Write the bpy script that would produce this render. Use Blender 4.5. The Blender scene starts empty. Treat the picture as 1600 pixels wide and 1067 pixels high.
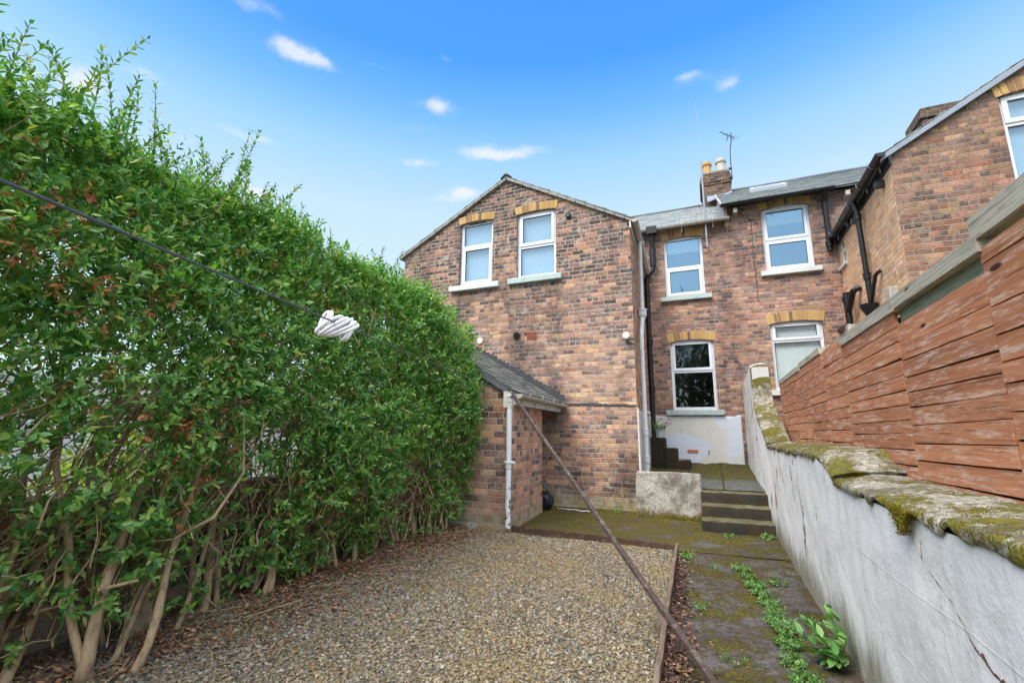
import bpy, math, random
import numpy as np
from mathutils import Vector, noise as mnoise
from mathutils.geometry import tessellate_polygon
random.seed(7)
RNG = np.random.default_rng(11)
SC = bpy.context.scene
COL = SC.collection
PI = math.pi

# ------------------------------------------------------------------ helpers
def lin(r, g, b):
    def f(c):
        c /= 255.0
        return c / 12.92 if c <= 0.04045 else ((c + 0.055) / 1.055) ** 2.4
    return (f(r), f(g), f(b), 1.0)

def tag(o, label=None, cat=None, group=None, kind=None):
    if label: o['label'] = label
    if cat: o['category'] = cat
    if group: o['group'] = group
    if kind: o['kind'] = kind
    return o

ORG = {}
def thing(name, label, cat, loc=(0, 0, 0), group=None):
    o = bpy.data.objects.new(name, None)
    COL.objects.link(o)
    o.location = loc
    o.empty_display_size = 0.1
    ORG[o] = Vector(loc)
    return tag(o, label, cat, group)

def link(name, me, mats, parent, loc, smooth):
    for m in (mats if isinstance(mats, (list, tuple)) else [mats]):
        me.materials.append(m)
    if smooth:
        me.polygons.foreach_set('use_smooth', [True] * len(me.polygons))
    o = bpy.data.objects.new(name, me)
    COL.objects.link(o)
    if parent is not None:
        o.parent = parent
        ORG[o] = ORG[parent]
    else:
        o.location = loc
        ORG[o] = Vector(loc)
    return o

def big(name, V, F, mat, parent=None, loc=(0, 0, 0), smooth=False, mi=None):
    """V (n,3) float array in world space, F list of equally sized int arrays (m,k)"""
    base = np.array(ORG[parent] if parent is not None else loc, dtype=np.float32)
    V = np.asarray(V, dtype=np.float32) - base
    if not isinstance(F, list): F = [F]
    F = [np.asarray(f, dtype=np.int32) for f in F if len(f)]
    me = bpy.data.meshes.new(name)
    me.vertices.add(len(V)); me.vertices.foreach_set('co', V.ravel())
    nl = sum(f.size for f in F); nf = sum(len(f) for f in F)
    me.loops.add(nl); me.loops.foreach_set('vertex_index', np.concatenate([f.ravel() for f in F]))
    me.polygons.add(nf)
    tot = np.concatenate([np.full(len(f), f.shape[1], np.int32) for f in F])
    st = np.concatenate([[0], np.cumsum(tot)[:-1]]).astype(np.int32)
    me.polygons.foreach_set('loop_start', st)
    me.update(calc_edges=True); me.validate()
    return link(name, me, mat, parent, loc, smooth)

class Plane:
    """wall plane: u runs along the wall, v is height, d is outwards"""
    def __init__(s, o, u, n):
        s.o = o; s.u = u; s.n = n
    def P(s, u, v, d=0.0):
        return (s.o[0] + s.u[0] * u + s.n[0] * d, s.o[1] + s.u[1] * u + s.n[1] * d, v)

class MB:
    def __init__(s): s.v = []; s.f = []; s.m = []
    def add(s, vs, fs, mi=0):
        b = len(s.v); s.v += [tuple(p) for p in vs]
        s.f += [tuple(b + i for i in f) for f in fs]; s.m += [mi] * len(fs); return s
    def hexa(s, p, mi=0):   # p: 8 corners, bottom 4 then top 4
        return s.add(p, [(0, 3, 2, 1), (4, 5, 6, 7), (0, 1, 5, 4), (1, 2, 6, 5), (2, 3, 7, 6), (3, 0, 4, 7)], mi)
    def box(s, x0, x1, y0, y1, z0, z1, mi=0):
        return s.hexa([(x0, y0, z0), (x1, y0, z0), (x1, y1, z0), (x0, y1, z0), (x0, y0, z1), (x1, y0, z1), (x1, y1, z1), (x0, y1, z1)], mi)
    def pbox(s, pl, u0, u1, v0, v1, d0, d1, mi=0):   # box in wall-plane space
        c = [(u0, v0, d1), (u1, v0, d1), (u1, v0, d0), (u0, v0, d0), (u0, v1, d1), (u1, v1, d1), (u1, v1, d0), (u0, v1, d0)]
        return s.hexa([pl.P(*q) for q in c], mi)
    def tube(s, pts, r, seg=8, mi=0, caps=True):
        pts = [Vector(p) for p in pts]; n = len(pts)
        rr = r if isinstance(r, (list, tuple)) else [r] * n
        b = len(s.v); prev = None
        for i, p in enumerate(pts):
            t = (pts[min(i + 1, n - 1)] - pts[max(i - 1, 0)]).normalized()
            if prev is None:
                a = Vector((0, 0, 1)) if abs(t.z) < 0.9 else Vector((1, 0, 0))
                x = t.cross(a).normalized()
            else:
                x = (prev - t * prev.dot(t)).normalized()
            prev = x; y = t.cross(x)
            for k in range(seg):
                a = 2 * PI * k / seg
                s.v.append(tuple(p + (x * math.cos(a) + y * math.sin(a)) * rr[i]))
        for i in range(n - 1):
            for k in range(seg):
                q = b + i * seg; k2 = (k + 1) % seg
                s.f.append((q + k, q + k2, q + seg + k2, q + seg + k)); s.m.append(mi)
        if caps:
            s.f.append(tuple(b + k for k in reversed(range(seg)))); s.m.append(mi)
            s.f.append(tuple(b + (n - 1) * seg + k for k in range(seg))); s.m.append(mi)
        return s
    def lathe(s, c, prof, seg=16, mi=0):  # prof: (r,z) from bottom to top
        b = len(s.v)
        for r, z in prof:
            for k in range(seg):
                a = 2 * PI * k / seg
                s.v.append((c[0] + r * math.cos(a), c[1] + r * math.sin(a), c[2] + z))
        for i in range(len(prof) - 1):
            for k in range(seg):
                q = b + i * seg; k2 = (k + 1) % seg
                s.f.append((q + k, q + k2, q + seg + k2, q + seg + k)); s.m.append(mi)
        s.f.append(tuple(b + k for k in reversed(range(seg)))); s.m.append(mi)
        s.f.append(tuple(b + (len(prof) - 1) * seg + k for k in range(seg))); s.m.append(mi)
        return s
    def wall(s, pl, outline, holes=(), reveal=0.1, d=0.0, mi=0):
        """flat wall with openings; every opening gets its reveals"""
        loops = [outline] + list(holes)
        flat = [p for l in loops for p in l]
        tris = tessellate_polygon([[Vector((p[0], p[1], 0)) for p in l] for l in loops])
        b = len(s.v); s.v += [pl.P(p[0], p[1], d) for p in flat]
        n = Vector((pl.n[0], pl.n[1], 0))
        for t in tris:
            a, bb, c = (Vector(s.v[b + i]) for i in t)
            nn = (bb - a).cross(c - a)
            if nn.length < 1e-9: continue
            s.f.append(tuple(b + i for i in (t if nn.dot(n) > 0 else t[::-1]))); s.m.append(mi)
        for h in holes:
            cu = sum(p[0] for p in h) / len(h); cv = sum(p[1] for p in h) / len(h)
            for i in range(len(h)):
                p, q = h[i], h[(i + 1) % len(h)]
                fs = [pl.P(p[0], p[1], d), pl.P(q[0], q[1], d), pl.P(q[0], q[1], d - reveal), pl.P(p[0], p[1], d - reveal)]
                a, bb, c = Vector(fs[0]), Vector(fs[1]), Vector(fs[2])
                ctr = Vector(pl.P(cu, cv, d - reveal / 2))
                if (bb - a).cross(c - a).dot(ctr - a) < 0: fs = fs[::-1]
                s.add(fs, [(0, 1, 2, 3)], mi)
        return s
    def build(s, name, mat, parent=None, loc=(0, 0, 0), smooth=False):
        base = ORG[parent] if parent is not None else Vector(loc)
        me = bpy.data.meshes.new(name)
        me.from_pydata([(x - base[0], y - base[1], z - base[2]) for x, y, z in s.v], [], s.f)
        if any(s.m): me.polygons.foreach_set('material_index', s.m)
        me.update()
        return link(name, me, mat, parent, loc, smooth)

def arc_smooth(o, ang=40):
    o.data.polygons.foreach_set('use_smooth', [True] * len(o.data.polygons))
    try: o.data.set_sharp_from_angle(angle=math.radians(ang))
    except Exception: pass
    return o

# lattice value noise on numpy arrays
_T = np.random.default_rng(5).random(4096).astype(np.float32)
def vn(p, seed=0):
    p = np.asarray(p, dtype=np.float64)
    i = np.floor(p).astype(np.int64); f = p - i; f = f * f * (3 - 2 * f)
    def h(a, b, c): return _T[(a * 73856093 ^ b * 19349663 ^ c * 83492791 ^ (seed * 7919)) & 4095]
    r = 0
    for dx in (0, 1):
        for dy in (0, 1):
            for dz in (0, 1):
                w = (f[:, 0] if dx else 1 - f[:, 0]) * (f[:, 1] if dy else 1 - f[:, 1]) * (f[:, 2] if dz else 1 - f[:, 2])
                r = r + w * h(i[:, 0] + dx, i[:, 1] + dy, i[:, 2] + dz)
    return r
def fbm(p, seed=0, o=3):
    p = np.asarray(p, dtype=np.float64); r = 0; a = 0.5; t = 0
    for k in range(o):
        r = r + a * vn(p * 2 ** k, seed + k); t += a; a *= 0.5
    return r / t

# ------------------------------------------------------------------ materials
class NT:
    def __init__(s, name):
        s.mat = bpy.data.materials.new(name); s.mat.use_nodes = True
        s.t = s.mat.node_tree; s.t.nodes.clear()
        s.out = s.n('ShaderNodeOutputMaterial')
    def n(s, typ, **kw):
        x = s.t.nodes.new(typ)
        for k, v in kw.items(): setattr(x, k, v)
        return x
    def put(s, sock, val):
        if isinstance(val, bpy.types.NodeSocket): s.t.links.new(val, sock)
        elif val is not None:
            if hasattr(sock, 'default_value'):
                try: sock.default_value = val
                except Exception:
                    sock.default_value = tuple(val)[:3] if hasattr(val, '__len__') else val
    def m(s, op, a, b=None, c=None, clamp=False):
        x = s.n('ShaderNodeMath', operation=op); x.use_clamp = clamp
        for i, v in enumerate((a, b, c)):
            if v is not None: s.put(x.inputs[i], v)
        return x.outputs[0]
    def vm(s, op, a, b=None):
        x = s.n('ShaderNodeVectorMath', operation=op); s.put(x.inputs[0], a)
        if b is not None: s.put(x.inputs[1], b)
        return x.outputs['Value'] if op in ('DOT_PRODUCT', 'LENGTH', 'DISTANCE') else x.outputs[0]
    def pos(s):
        if not hasattr(s, '_g'): s._g = s.n('ShaderNodeNewGeometry')
        return s._g.outputs['Position']
    def rand(s):
        s.pos(); return s._g.outputs['Random Per Island']
    def normal(s):
        s.pos(); return s._g.outputs['True Normal']
    def sep(s, v):
        x = s.n('ShaderNodeSeparateXYZ'); s.put(x.inputs[0], v); return x.outputs
    def comb(s, x=0, y=0, z=0):
        c = s.n('ShaderNodeCombineXYZ')
        for i, v in enumerate((x, y, z)): s.put(c.inputs[i], v)
        return c.outputs[0]
    def scale(s, v, sc):
        return s.vm('MULTIPLY', v, sc if isinstance(sc, tuple) else (sc, sc, sc))
    def noise(s, v, sc=5, det=4, rough=0.55, dist=0.0, col=False):
        x = s.n('ShaderNodeTexNoise'); s.put(x.inputs['Vector'], v); x.inputs['Scale'].default_value = sc
        x.inputs['Detail'].default_value = det; x.inputs['Roughness'].default_value = rough; x.inputs['Distortion'].default_value = dist
        return x.outputs['Color' if col else 'Fac']
    def voro(s, v, sc=5, out='Distance', feature='F1'):
        x = s.n('ShaderNodeTexVoronoi', feature=feature); s.put(x.inputs['Vector'], v); x.inputs['Scale'].default_value = sc
        return x.outputs[out]
    def white(s, v):
        x = s.n('ShaderNodeTexWhiteNoise', noise_dimensions='3D'); s.put(x.inputs['Vector'], v); return x.outputs
    def ss(s, v, a, b):
        x = s.n('ShaderNodeMapRange', interpolation_type='SMOOTHSTEP'); s.put(x.inputs[0], v)
        lo, hi = (0.0, 1.0)
        if isinstance(a, (int, float)) and isinstance(b, (int, float)) and a > b: a, b, lo, hi = b, a, 1.0, 0.0
        s.put(x.inputs[1], a); s.put(x.inputs[2], b); x.inputs[3].default_value = lo; x.inputs[4].default_value = hi
        return x.outputs[0]
    def ramp(s, f, stops, interp='LINEAR'):
        x = s.n('ShaderNodeValToRGB'); cr = x.color_ramp; cr.interpolation = interp
        while len(cr.elements) < len(stops): cr.elements.new(0.5)
        for e, (p, c) in zip(cr.elements, stops):
            e.position = p; e.color = c if len(c) == 4 else (*c, 1)
        s.put(x.inputs[0], f); return x.outputs[0]
    def mix(s, f, a, b, mode='MIX'):
        x = s.n('ShaderNodeMix', data_type='RGBA', blend_type=mode)
        s.put(x.inputs[0], f); s.put(x.inputs[6], a); s.put(x.inputs[7], b); return x.outputs[2]
    def hsv(s, c, h=0.5, sa=1.0, v=1.0):
        x = s.n('ShaderNodeHueSaturation'); s.put(x.inputs['Color'], c)
        s.put(x.inputs['Hue'], h); s.put(x.inputs['Saturation'], sa); s.put(x.inputs['Value'], v); return x.outputs[0]
    def bump(s, h, strength=0.5, dist=0.01):
        x = s.n('ShaderNodeBump'); s.put(x.inputs['Height'], h); s.put(x.inputs['Strength'], strength); x.inputs['Distance'].default_value = dist
        return x.outputs[0]
    def bsdf(s, color, rough=0.8, normal=None, spec=0.3, metal=0.0, link=True):
        x = s.n('ShaderNodeBsdfPrincipled'); s.put(x.inputs['Base Color'], color); s.put(x.inputs['Roughness'], rough)
        s.put(x.inputs['Specular IOR Level'], spec); s.put(x.inputs['Metallic'], metal)
        if normal is not None: s.put(x.inputs['Normal'], normal)
        if link: s.surf(x.outputs[0])
        return x.outputs[0]
    def surf(s, sh): s.t.links.new(sh, s.out.inputs['Surface'])

MAT = {}
def brick(name, ramp, mortar, h=0.08, bias=0.0, zbias=None, smear=0.25, soot=0.3, depth=1.0, seed=0.0, rough_d=0.0035, moss=0.0, pale=0.0, course_tilt=0.0, bl_=0.222, spread=0.72):
    """brickwork in garden-wall bond: header rows, random brick colours, mortar smears, soot"""
    t = NT(name); P = t.pos(); N = t.sep(t.normal()); x, y, z = t.sep(P)
    side = t.m('GREATER_THAN', t.m('ABSOLUTE', N[0]), t.m('ABSOLUTE', N[1]))
    u = t.m('ADD', t.m('MULTIPLY', y, side), t.m('MULTIPLY', x, t.m('SUBTRACT', 1.0, side)))
    u = t.m('ADD', u, t.m('MULTIPLY', side, 3.37)); u = t.m('ADD', u, seed)
    if course_tilt: z = t.m('ADD', z, t.m('MULTIPLY', u, course_tilt))
    wob = t.sep(t.noise(P, 1.3, 2, 0.5, col=True))
    wob2 = t.sep(t.noise(P, 14, 3, 0.6, col=True))
    zz = t.m('ADD', z, t.m('MULTIPLY', t.m('SUBTRACT', wob[2], 0.5), 0.035))
    zz = t.m('ADD', zz, t.m('MULTIPLY', t.m('SUBTRACT', wob2[2], 0.5), rough_d * 4))
    uu = t.m('ADD', u, t.m('MULTIPLY', t.m('SUBTRACT', wob2[0], 0.5), rough_d * 5))
    v = t.m('DIVIDE', zz, h); row = t.m('FLOOR', v); fv = t.m('MULTIPLY', t.m('FRACT', v), h)
    hd = t.m('LESS_THAN', t.m('MODULO', t.m('ADD', row, 604.0), 5.0), 0.5)
    w = t.m('SUBTRACT', bl_, t.m('MULTIPLY', hd, bl_ / 2))
    rn = t.white(t.comb(row, 7.7, seed))[0]
    off = t.m('ADD', t.m('MULTIPLY', t.m('MODULO', t.m('ADD', row, 1000.0), 2.0), 0.5), t.m('MULTIPLY', rn, 0.22))
    uc = t.m('ADD', t.m('DIVIDE', uu, w), off); colm = t.m('FLOOR', uc); fu = t.m('MULTIPLY', t.m('FRACT', uc), w)
    d = t.m('MINIMUM', t.m('MINIMUM', fu, t.m('SUBTRACT', w, fu)), t.m('MINIMUM', fv, t.m('SUBTRACT', h, fv)))
    ids = t.white(t.comb(row, colm, t.m('ADD', hd, seed))); idc = t.sep(ids[1])
    jn = t.m('MULTIPLY', t.m('SUBTRACT', t.noise(P, 38, 4, 0.65), 0.5), 0.017)
    d = t.m('ADD', d, jn)
    face = t.ss(d, 0.0045, 0.0095)
    big_ = t.noise(P, 0.55, 3, 0.6); mid = t.noise(P, 2.3, 3, 0.6); fine = t.noise(P, 60, 5, 0.65)
    val = t.m('ADD', t.m('ADD', 0.5, t.m('MULTIPLY', t.m('SUBTRACT', ids[0], 0.5), spread)), t.m('MULTIPLY', t.m('SUBTRACT', big_, 0.5), 0.9))
    val = t.m('SUBTRACT', val, t.m('MULTIPLY', t.m('GREATER_THAN', idc[0], 0.92), 0.4))
    val = t.m('ADD', val, t.m('MULTIPLY', t.m('SUBTRACT', t.noise(P, 26, 5, 0.7), 0.5), 0.95))
    val = t.m('ADD', val, bias)
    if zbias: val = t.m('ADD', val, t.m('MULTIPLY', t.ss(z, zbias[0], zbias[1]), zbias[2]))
    val = t.m('MINIMUM', t.m('MAXIMUM', val, 0.02), 0.98)
    n = len(ramp)
    c = t.ramp(val, [(i / (n - 1), lin(*q)) for i, q in enumerate(ramp)])
    c = t.hsv(c, t.m('ADD', 0.507, t.m('MULTIPLY', t.m('SUBTRACT', idc[1], 0.5), 0.026)), t.m('ADD', 0.58, t.m('MULTIPLY', idc[0], 0.36)), t.m('ADD', 0.68, t.m('MULTIPLY', idc[2], 0.5)))
    c = t.mix(t.m('MULTIPLY', t.ss(t.noise(P, 22, 4, 0.7), 0.53, 0.72), 0.68), c, lin(58, 46, 44))   # burnt flecks
    mc = t.mix(fine, tuple(q * 0.72 for q in lin(*mortar)), tuple(min(.9, q * 1.2) for q in lin(*mortar)))
    mc = t.mix(t.ss(t.noise(P, 1.1, 3), 0.5, 0.74), mc, tuple(q * 0.5 for q in lin(*mortar)))
    # mortar smeared over faces
    sm = t.m('MULTIPLY', t.ss(t.m('ADD', t.noise(P, 9, 5, 0.7), t.m('MULTIPLY', mid, 0.35)), 0.70, 0.86), smear * 2)
    sm = t.m('MINIMUM', sm, 0.85)
    c = t.mix(sm, c, mc)
    if pale: c = t.mix(t.m('MULTIPLY', t.ss(t.noise(P, 3.1, 5, 0.7), 0.4, 0.7), pale), c, lin(242, 194, 150))  # pale tint that paints sunlight into the bricks of the orange side wall
    c = t.mix(face, mc, c)
    st = t.m('MULTIPLY', t.ss(t.m('ADD', t.noise(t.scale(P, (1.2, 1.2, 0.5)), 1.0, 5, 0.65), t.m('MULTIPLY', t.noise(P, 6, 3), 0.2)), 0.56, 0.78), soot)
    c = t.mix(st, c, lin(52, 46, 46))
    if moss:
        mk = t.m('MULTIPLY', t.ss(t.m('ADD', z, t.m('MULTIPLY', t.noise(P, 5, 5, .7), -0.9)), -0.12, -0.34), moss)
        c = t.mix(mk, c, t.mix(t.ss(t.noise(P, 7, 5, .7), .4, .62), lin(182, 176, 160), lin(146, 140, 88)))
    hgt = t.m('ADD', t.m('MULTIPLY', face, t.m('SUBTRACT', 1.0, t.m('MULTIPLY', sm, 0.6))), t.m('MULTIPLY', fine, 0.55))
    hgt = t.m('ADD', hgt, t.m('MULTIPLY', idc[0], 0.35))
    t.bsdf(c, 0.9, t.bump(hgt, 0.9 * depth, 0.010), 0.18)
    return t.mat

R_MAIN = [(84, 74, 76), (104, 84, 84), (132, 98, 92), (150, 104, 94), (178, 120, 96), (196, 134, 104), (206, 150, 114), (198, 160, 122), (220, 166, 138)]
R_REAR = [(84, 72, 78), (106, 82, 84), (132, 92, 88), (150, 98, 88), (172, 112, 94), (186, 124, 100), (198, 138, 110), (190, 146, 114), (212, 156, 130)]
R_NEIGH = [(70, 58, 57), (96, 70, 64), (128, 84, 70), (150, 92, 72), (172, 110, 84), (184, 126, 94), (172, 132, 98), (196, 142, 112)]
R_STACK = [(58, 52, 52), (78, 64, 62), (98, 74, 68), (118, 84, 72), (136, 98, 80), (146, 112, 90)]
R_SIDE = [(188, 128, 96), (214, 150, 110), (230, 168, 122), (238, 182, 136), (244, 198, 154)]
R_OUT = [(88, 66, 66), (112, 80, 76), (142, 94, 82), (174, 110, 84), (196, 126, 94), (210, 142, 106), (220, 156, 122), (208, 160, 128)]
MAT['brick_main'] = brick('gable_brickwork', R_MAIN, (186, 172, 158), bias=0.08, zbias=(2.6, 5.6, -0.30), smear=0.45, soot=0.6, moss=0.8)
MAT['brick_side'] = brick('side_brickwork', R_MAIN, (176, 150, 126), bias=0.1, smear=0.5, soot=0.25, seed=4.0)
MAT['brick_rear'] = brick('rear_brickwork', R_REAR, (172, 160, 150), h=0.079, bias=0.02, smear=0.38, soot=0.5, seed=9.0, bl_=0.212)
MAT['brick_next'] = brick('next_gable_brickwork', R_NEIGH, (160, 146, 130), h=0.08, bias=0.0, smear=0.28, soot=0.4, seed=14.0)
MAT['brick_sun_tint'] = brick('sunlight_tinted_brickwork', R_SIDE, (206, 176, 146), bias=0.0, smear=0.5, soot=0.15, seed=17.0, pale=0.85)  # sunlight on the orange side wall is painted into these pale colours
MAT['brick_out'] = brick('outhouse_brickwork', R_OUT, (196, 184, 170), h=0.087, bias=0.06, smear=0.3, soot=0.18, seed=21.0, moss=0.7, bl_=0.228, spread=.9)
MAT['brick_low'] = brick('low_wall_brickwork', R_OUT, (176, 170, 164), h=0.085, bias=-0.06, smear=0.2, soot=0.5, seed=27.0, moss=0.5)
MAT['brick_stack'] = brick('chimney_brickwork', R_STACK, (140, 130, 112), h=0.078, bias=0.0, smear=0.5, soot=1.0, seed=31.0)

def simple(name, c, rough=0.6, var=0.15, sc=6, spec=0.4, bump=0.0, bsc=30, dirt=None, dirt_amt=0.4, metal=0.0, isl=0.0):
    t = NT(name); P = t.pos(); col = lin(*c)
    n = t.noise(P, sc, 4, 0.6)
    cc = t.mix(n, tuple(q * (1 - var) for q in col[:3]) + (1,), tuple(min(1, q * (1 + var)) for q in col[:3]) + (1,))
    if isl: cc = t.hsv(cc, 0.5, 1.0, t.m('ADD', 1 - isl / 2, t.m('MULTIPLY', t.rand(), isl)))
    if dirt: cc = t.mix(t.m('MULTIPLY', t.ss(t.noise(P, sc * 2.3, 5, 0.7), 0.5, 0.72), dirt_amt), cc, lin(*dirt))
    t.bsdf(cc, rough, t.bump(t.noise(P, bsc, 4), bump, 0.01) if bump else None, spec, metal)
    MAT[name] = t.mat
    return t.mat

simple('upvc', (226, 232, 242), 0.35, 0.03, 3, 0.4, dirt=(176, 178, 180), dirt_amt=0.12)
simple('black_plastic', (24, 25, 30), 0.35, 0.2, 6, 0.5, dirt=(70, 70, 70), dirt_amt=0.25)
simple('grey_plastic', (176, 172, 164), 0.5, 0.1, 4, 0.4, dirt=(120, 112, 100), dirt_amt=0.5)
simple('cast_white', (206, 208, 214), 0.5, 0.06, 6, 0.4, bump=0.2, dirt=(112, 92, 78), dirt_amt=0.45)
simple('timber_white', (206, 206, 200), 0.6, 0.06, 6, 0.3, dirt=(140, 128, 112), dirt_amt=0.4)
simple('sill_pale', (208, 214, 216), 0.75, 0.08, 5, 0.3, bump=0.2, dirt=(150, 150, 146), dirt_amt=0.35)
simple('sill_green', (176, 194, 194), 0.7, 0.08, 6, 0.3, bump=0.25, dirt=(96, 112, 110), dirt_amt=0.5)
simple('lead', (138, 150, 168), 0.5, 0.15, 4, 0.5, bump=0.2, dirt=(92, 98, 108), dirt_amt=0.4)
simple('slate_dark', (92, 98, 106), 0.6, 0.2, 5, 0.4, bump=0.3, dirt=(60, 62, 62), dirt_amt=0.4, isl=0.5)
simple('mortar', (176, 160, 140), 0.95, 0.2, 12, 0.1, bump=0.4)
simple('verge_mortar', (158, 156, 150), 0.95, 0.2, 12, 0.1, bump=0.5, dirt=(96, 92, 88), dirt_amt=0.5)
simple('pot_clay', (196, 158, 104), 0.8, 0.15, 8, 0.2, bump=0.2, dirt=(120, 104, 80), dirt_amt=0.5)
simple('pot_grey', (196, 190, 178), 0.8, 0.12, 8, 0.2, bump=0.2, dirt=(128, 120, 108), dirt_amt=0.5)
simple('metal_grey', (150, 152, 156), 0.4, 0.1, 6, 0.5, metal=0.6)
simple('dark_metal', (70, 72, 76), 0.45, 0.2, 6, 0.5, metal=0.4)
simple('dark_room', (30, 30, 32), 0.9, 0.1, 3, 0.1)
simple('blind_white', (228, 236, 240), 0.8, 0.03, 3, 0.1)
simple('blind_blue', (176, 208, 228), 0.8, 0.03, 3, 0.1)
simple('bitumen', (66, 68, 74), 0.75, 0.25, 8, 0.3, bump=0.3, dirt=(112, 114, 118), dirt_amt=0.4)
simple('cable', (84, 88, 94), 0.35, 0.15, 30, 0.6)
simple('rope_white', (228, 230, 234), 0.5, 0.05, 12, 0.4)
t = NT('paint_peel'); P = t.pos(); z = t.sep(P)[2]
c = t.mix(t.ss(t.m('SUBTRACT', t.noise(P, 15, 5, .75), t.m('MULTIPLY', t.ss(z, .1, 1.1), .12)), .52, .55), lin(226, 229, 236), lin(46, 50, 60))
t.bsdf(c, .55, t.bump(t.noise(P, 20, 4), .2, .01), .3); MAT['paint_peel'] = t.mat
simple('terracotta_vent', (184, 112, 90), 0.85, 0.15, 20, 0.2)
simple('vent_dark', (44, 40, 42), 0.7, 0.1, 8, 0.2)
simple('vent_white', (222, 222, 218), 0.5, 0.05, 8, 0.3)
simple('bag_black', (30, 34, 44), 0.35, 0.2, 20, 0.5, bump=0.6, bsc=18)
simple('flower_red', (150, 30, 62), 0.6, 0.2, 40, 0.3, isl=0.6)
simple('pot_white', (190, 194, 200), 0.7, 0.1, 12, 0.3)
simple('litter_white', (224, 224, 226), 0.6, 0.05, 12, 0.3)
simple('brown_timber', (92, 66, 56), 0.8, 0.25, 6, 0.2, bump=0.3)

def mat_glass(name, refl, tint=(0.9, 0.95, 0.97), gl=(0.9, 0.96, 1.0)):
    t = NT(name)
    g = t.n('ShaderNodeBsdfGlossy'); g.inputs['Roughness'].default_value = 0.02; g.inputs['Color'].default_value = (*gl, 1)
    t.put(g.inputs['Normal'], t.bump(t.noise(t.pos(), 1.6, 2), 0.12, 0.02))
    tr = t.n('ShaderNodeBsdfTransparent'); tr.inputs['Color'].default_value = (*tint, 1)
    t.pos(); cs = t.m('ABSOLUTE', t.vm('DOT_PRODUCT', t._g.outputs['Incoming'], t._g.outputs['Normal']))
    f = t.m('ADD', refl, t.m('MULTIPLY', t.m('POWER', t.m('SUBTRACT', 1.0, cs, clamp=True), 5.0), 1.0 - refl), clamp=True)
    mx = t.n('ShaderNodeMixShader'); t.put(mx.inputs[0], f); t.put(mx.inputs[1], tr.outputs[0]); t.put(mx.inputs[2], g.outputs[0])
    t.surf(mx.outputs[0]); MAT[name] = t.mat
mat_glass('glass', 0.20, (.95, .97, .98)); mat_glass('glass_sky_tint', 0.36, (.95, .97, .98), gl=(.60, .84, 1.0)); mat_glass('glass_clear', 0.08, (.96, .98, .98))  # upper panes: blue of the reflected sky is put into the gloss colour

# yellow brick arches and slates use the random-per-island value
t = NT('yellow_voussoirs'); P = t.pos()
c = t.ramp(t.rand(), [(0, lin(140, 112, 74)), (0.12, lin(180, 142, 88)), (0.4, lin(196, 160, 98)), (0.7, lin(204, 172, 116)), (0.85, lin(188, 138, 92)), (1, lin(104, 92, 78))])
c = t.mix(t.m('MULTIPLY', t.ss(t.noise(P, 20, 5, 0.7), 0.5, 0.75), 0.5), c, lin(112, 92, 70))
t.bsdf(c, 0.9, t.bump(t.noise(P, 50, 4), 0.4, 0.008), 0.15); MAT['voussoir'] = t.mat

def slate(name, stops, lich, amt):
    t = NT(name); P = t.pos()
    c = t.ramp(t.rand(), [(i / (len(stops) - 1), lin(*q)) for i, q in enumerate(stops)])
    c = t.mix(t.m('MULTIPLY', t.noise(P, 8, 4), 0.35), c, lin(70, 74, 78))
    c = t.mix(t.m('MULTIPLY', t.ss(t.noise(P, 5, 6, 0.75), 0.52, 0.70), amt), c, lin(*lich))
    t.bsdf(c, 0.55, t.bump(t.noise(P, 30, 4), 0.3, 0.01), 0.4); MAT[name] = t.mat
slate('slate_pale', [(142, 150, 156), (160, 168, 172), (178, 184, 184), (150, 158, 162)], (196, 198, 184), 0.6)
slate('slate_mid', [(108, 120, 124), (126, 136, 138), (142, 150, 148), (116, 126, 130)], (158, 164, 144), 0.5)
slate('slate_shed', [(88, 94, 94), (116, 120, 116), (140, 142, 134), (98, 104, 104)], (140, 140, 100), 0.45)

# painted render of the base wall and side wall
def render_mat(name, base, grime, blue=None, peel=0.3):
    t = NT(name); P = t.pos(); z = t.sep(P)[2]
    c = t.mix(t.noise(P, 3, 4), tuple(q * 0.9 for q in lin(*base)), lin(*base))
    if blue: c = t.mix(t.ss(t.noise(P, 1.1, 2, 0.4), 0.5, 0.56), c, lin(*blue))
    streak = t.noise(t.scale(P, (9, 9, 0.7)), 1.0, 4, 0.6)
    c = t.mix(t.m('MULTIPLY', t.ss(streak, 0.5, 0.8), 0.35), c, lin(*grime))
    c = t.mix(t.m('MULTIPLY', t.ss(t.noise(P, 7, 6, 0.75), 0.60, 0.68), peel), c, lin(116, 110, 102))
    t.bsdf(c, 0.85, t.bump(t.m('ADD', t.noise(P, 6, 5, 0.6), t.m('MULTIPLY', t.noise(P, 60, 3), 0.3)), 0.5, 0.02), 0.2); MAT[name] = t.mat
render_mat('render_white', (214, 214, 210), (166, 160, 150), (208, 216, 232), 0.45)
render_mat('render_side', (200, 198, 194), (120, 112, 104), None, 0.7)

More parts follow.
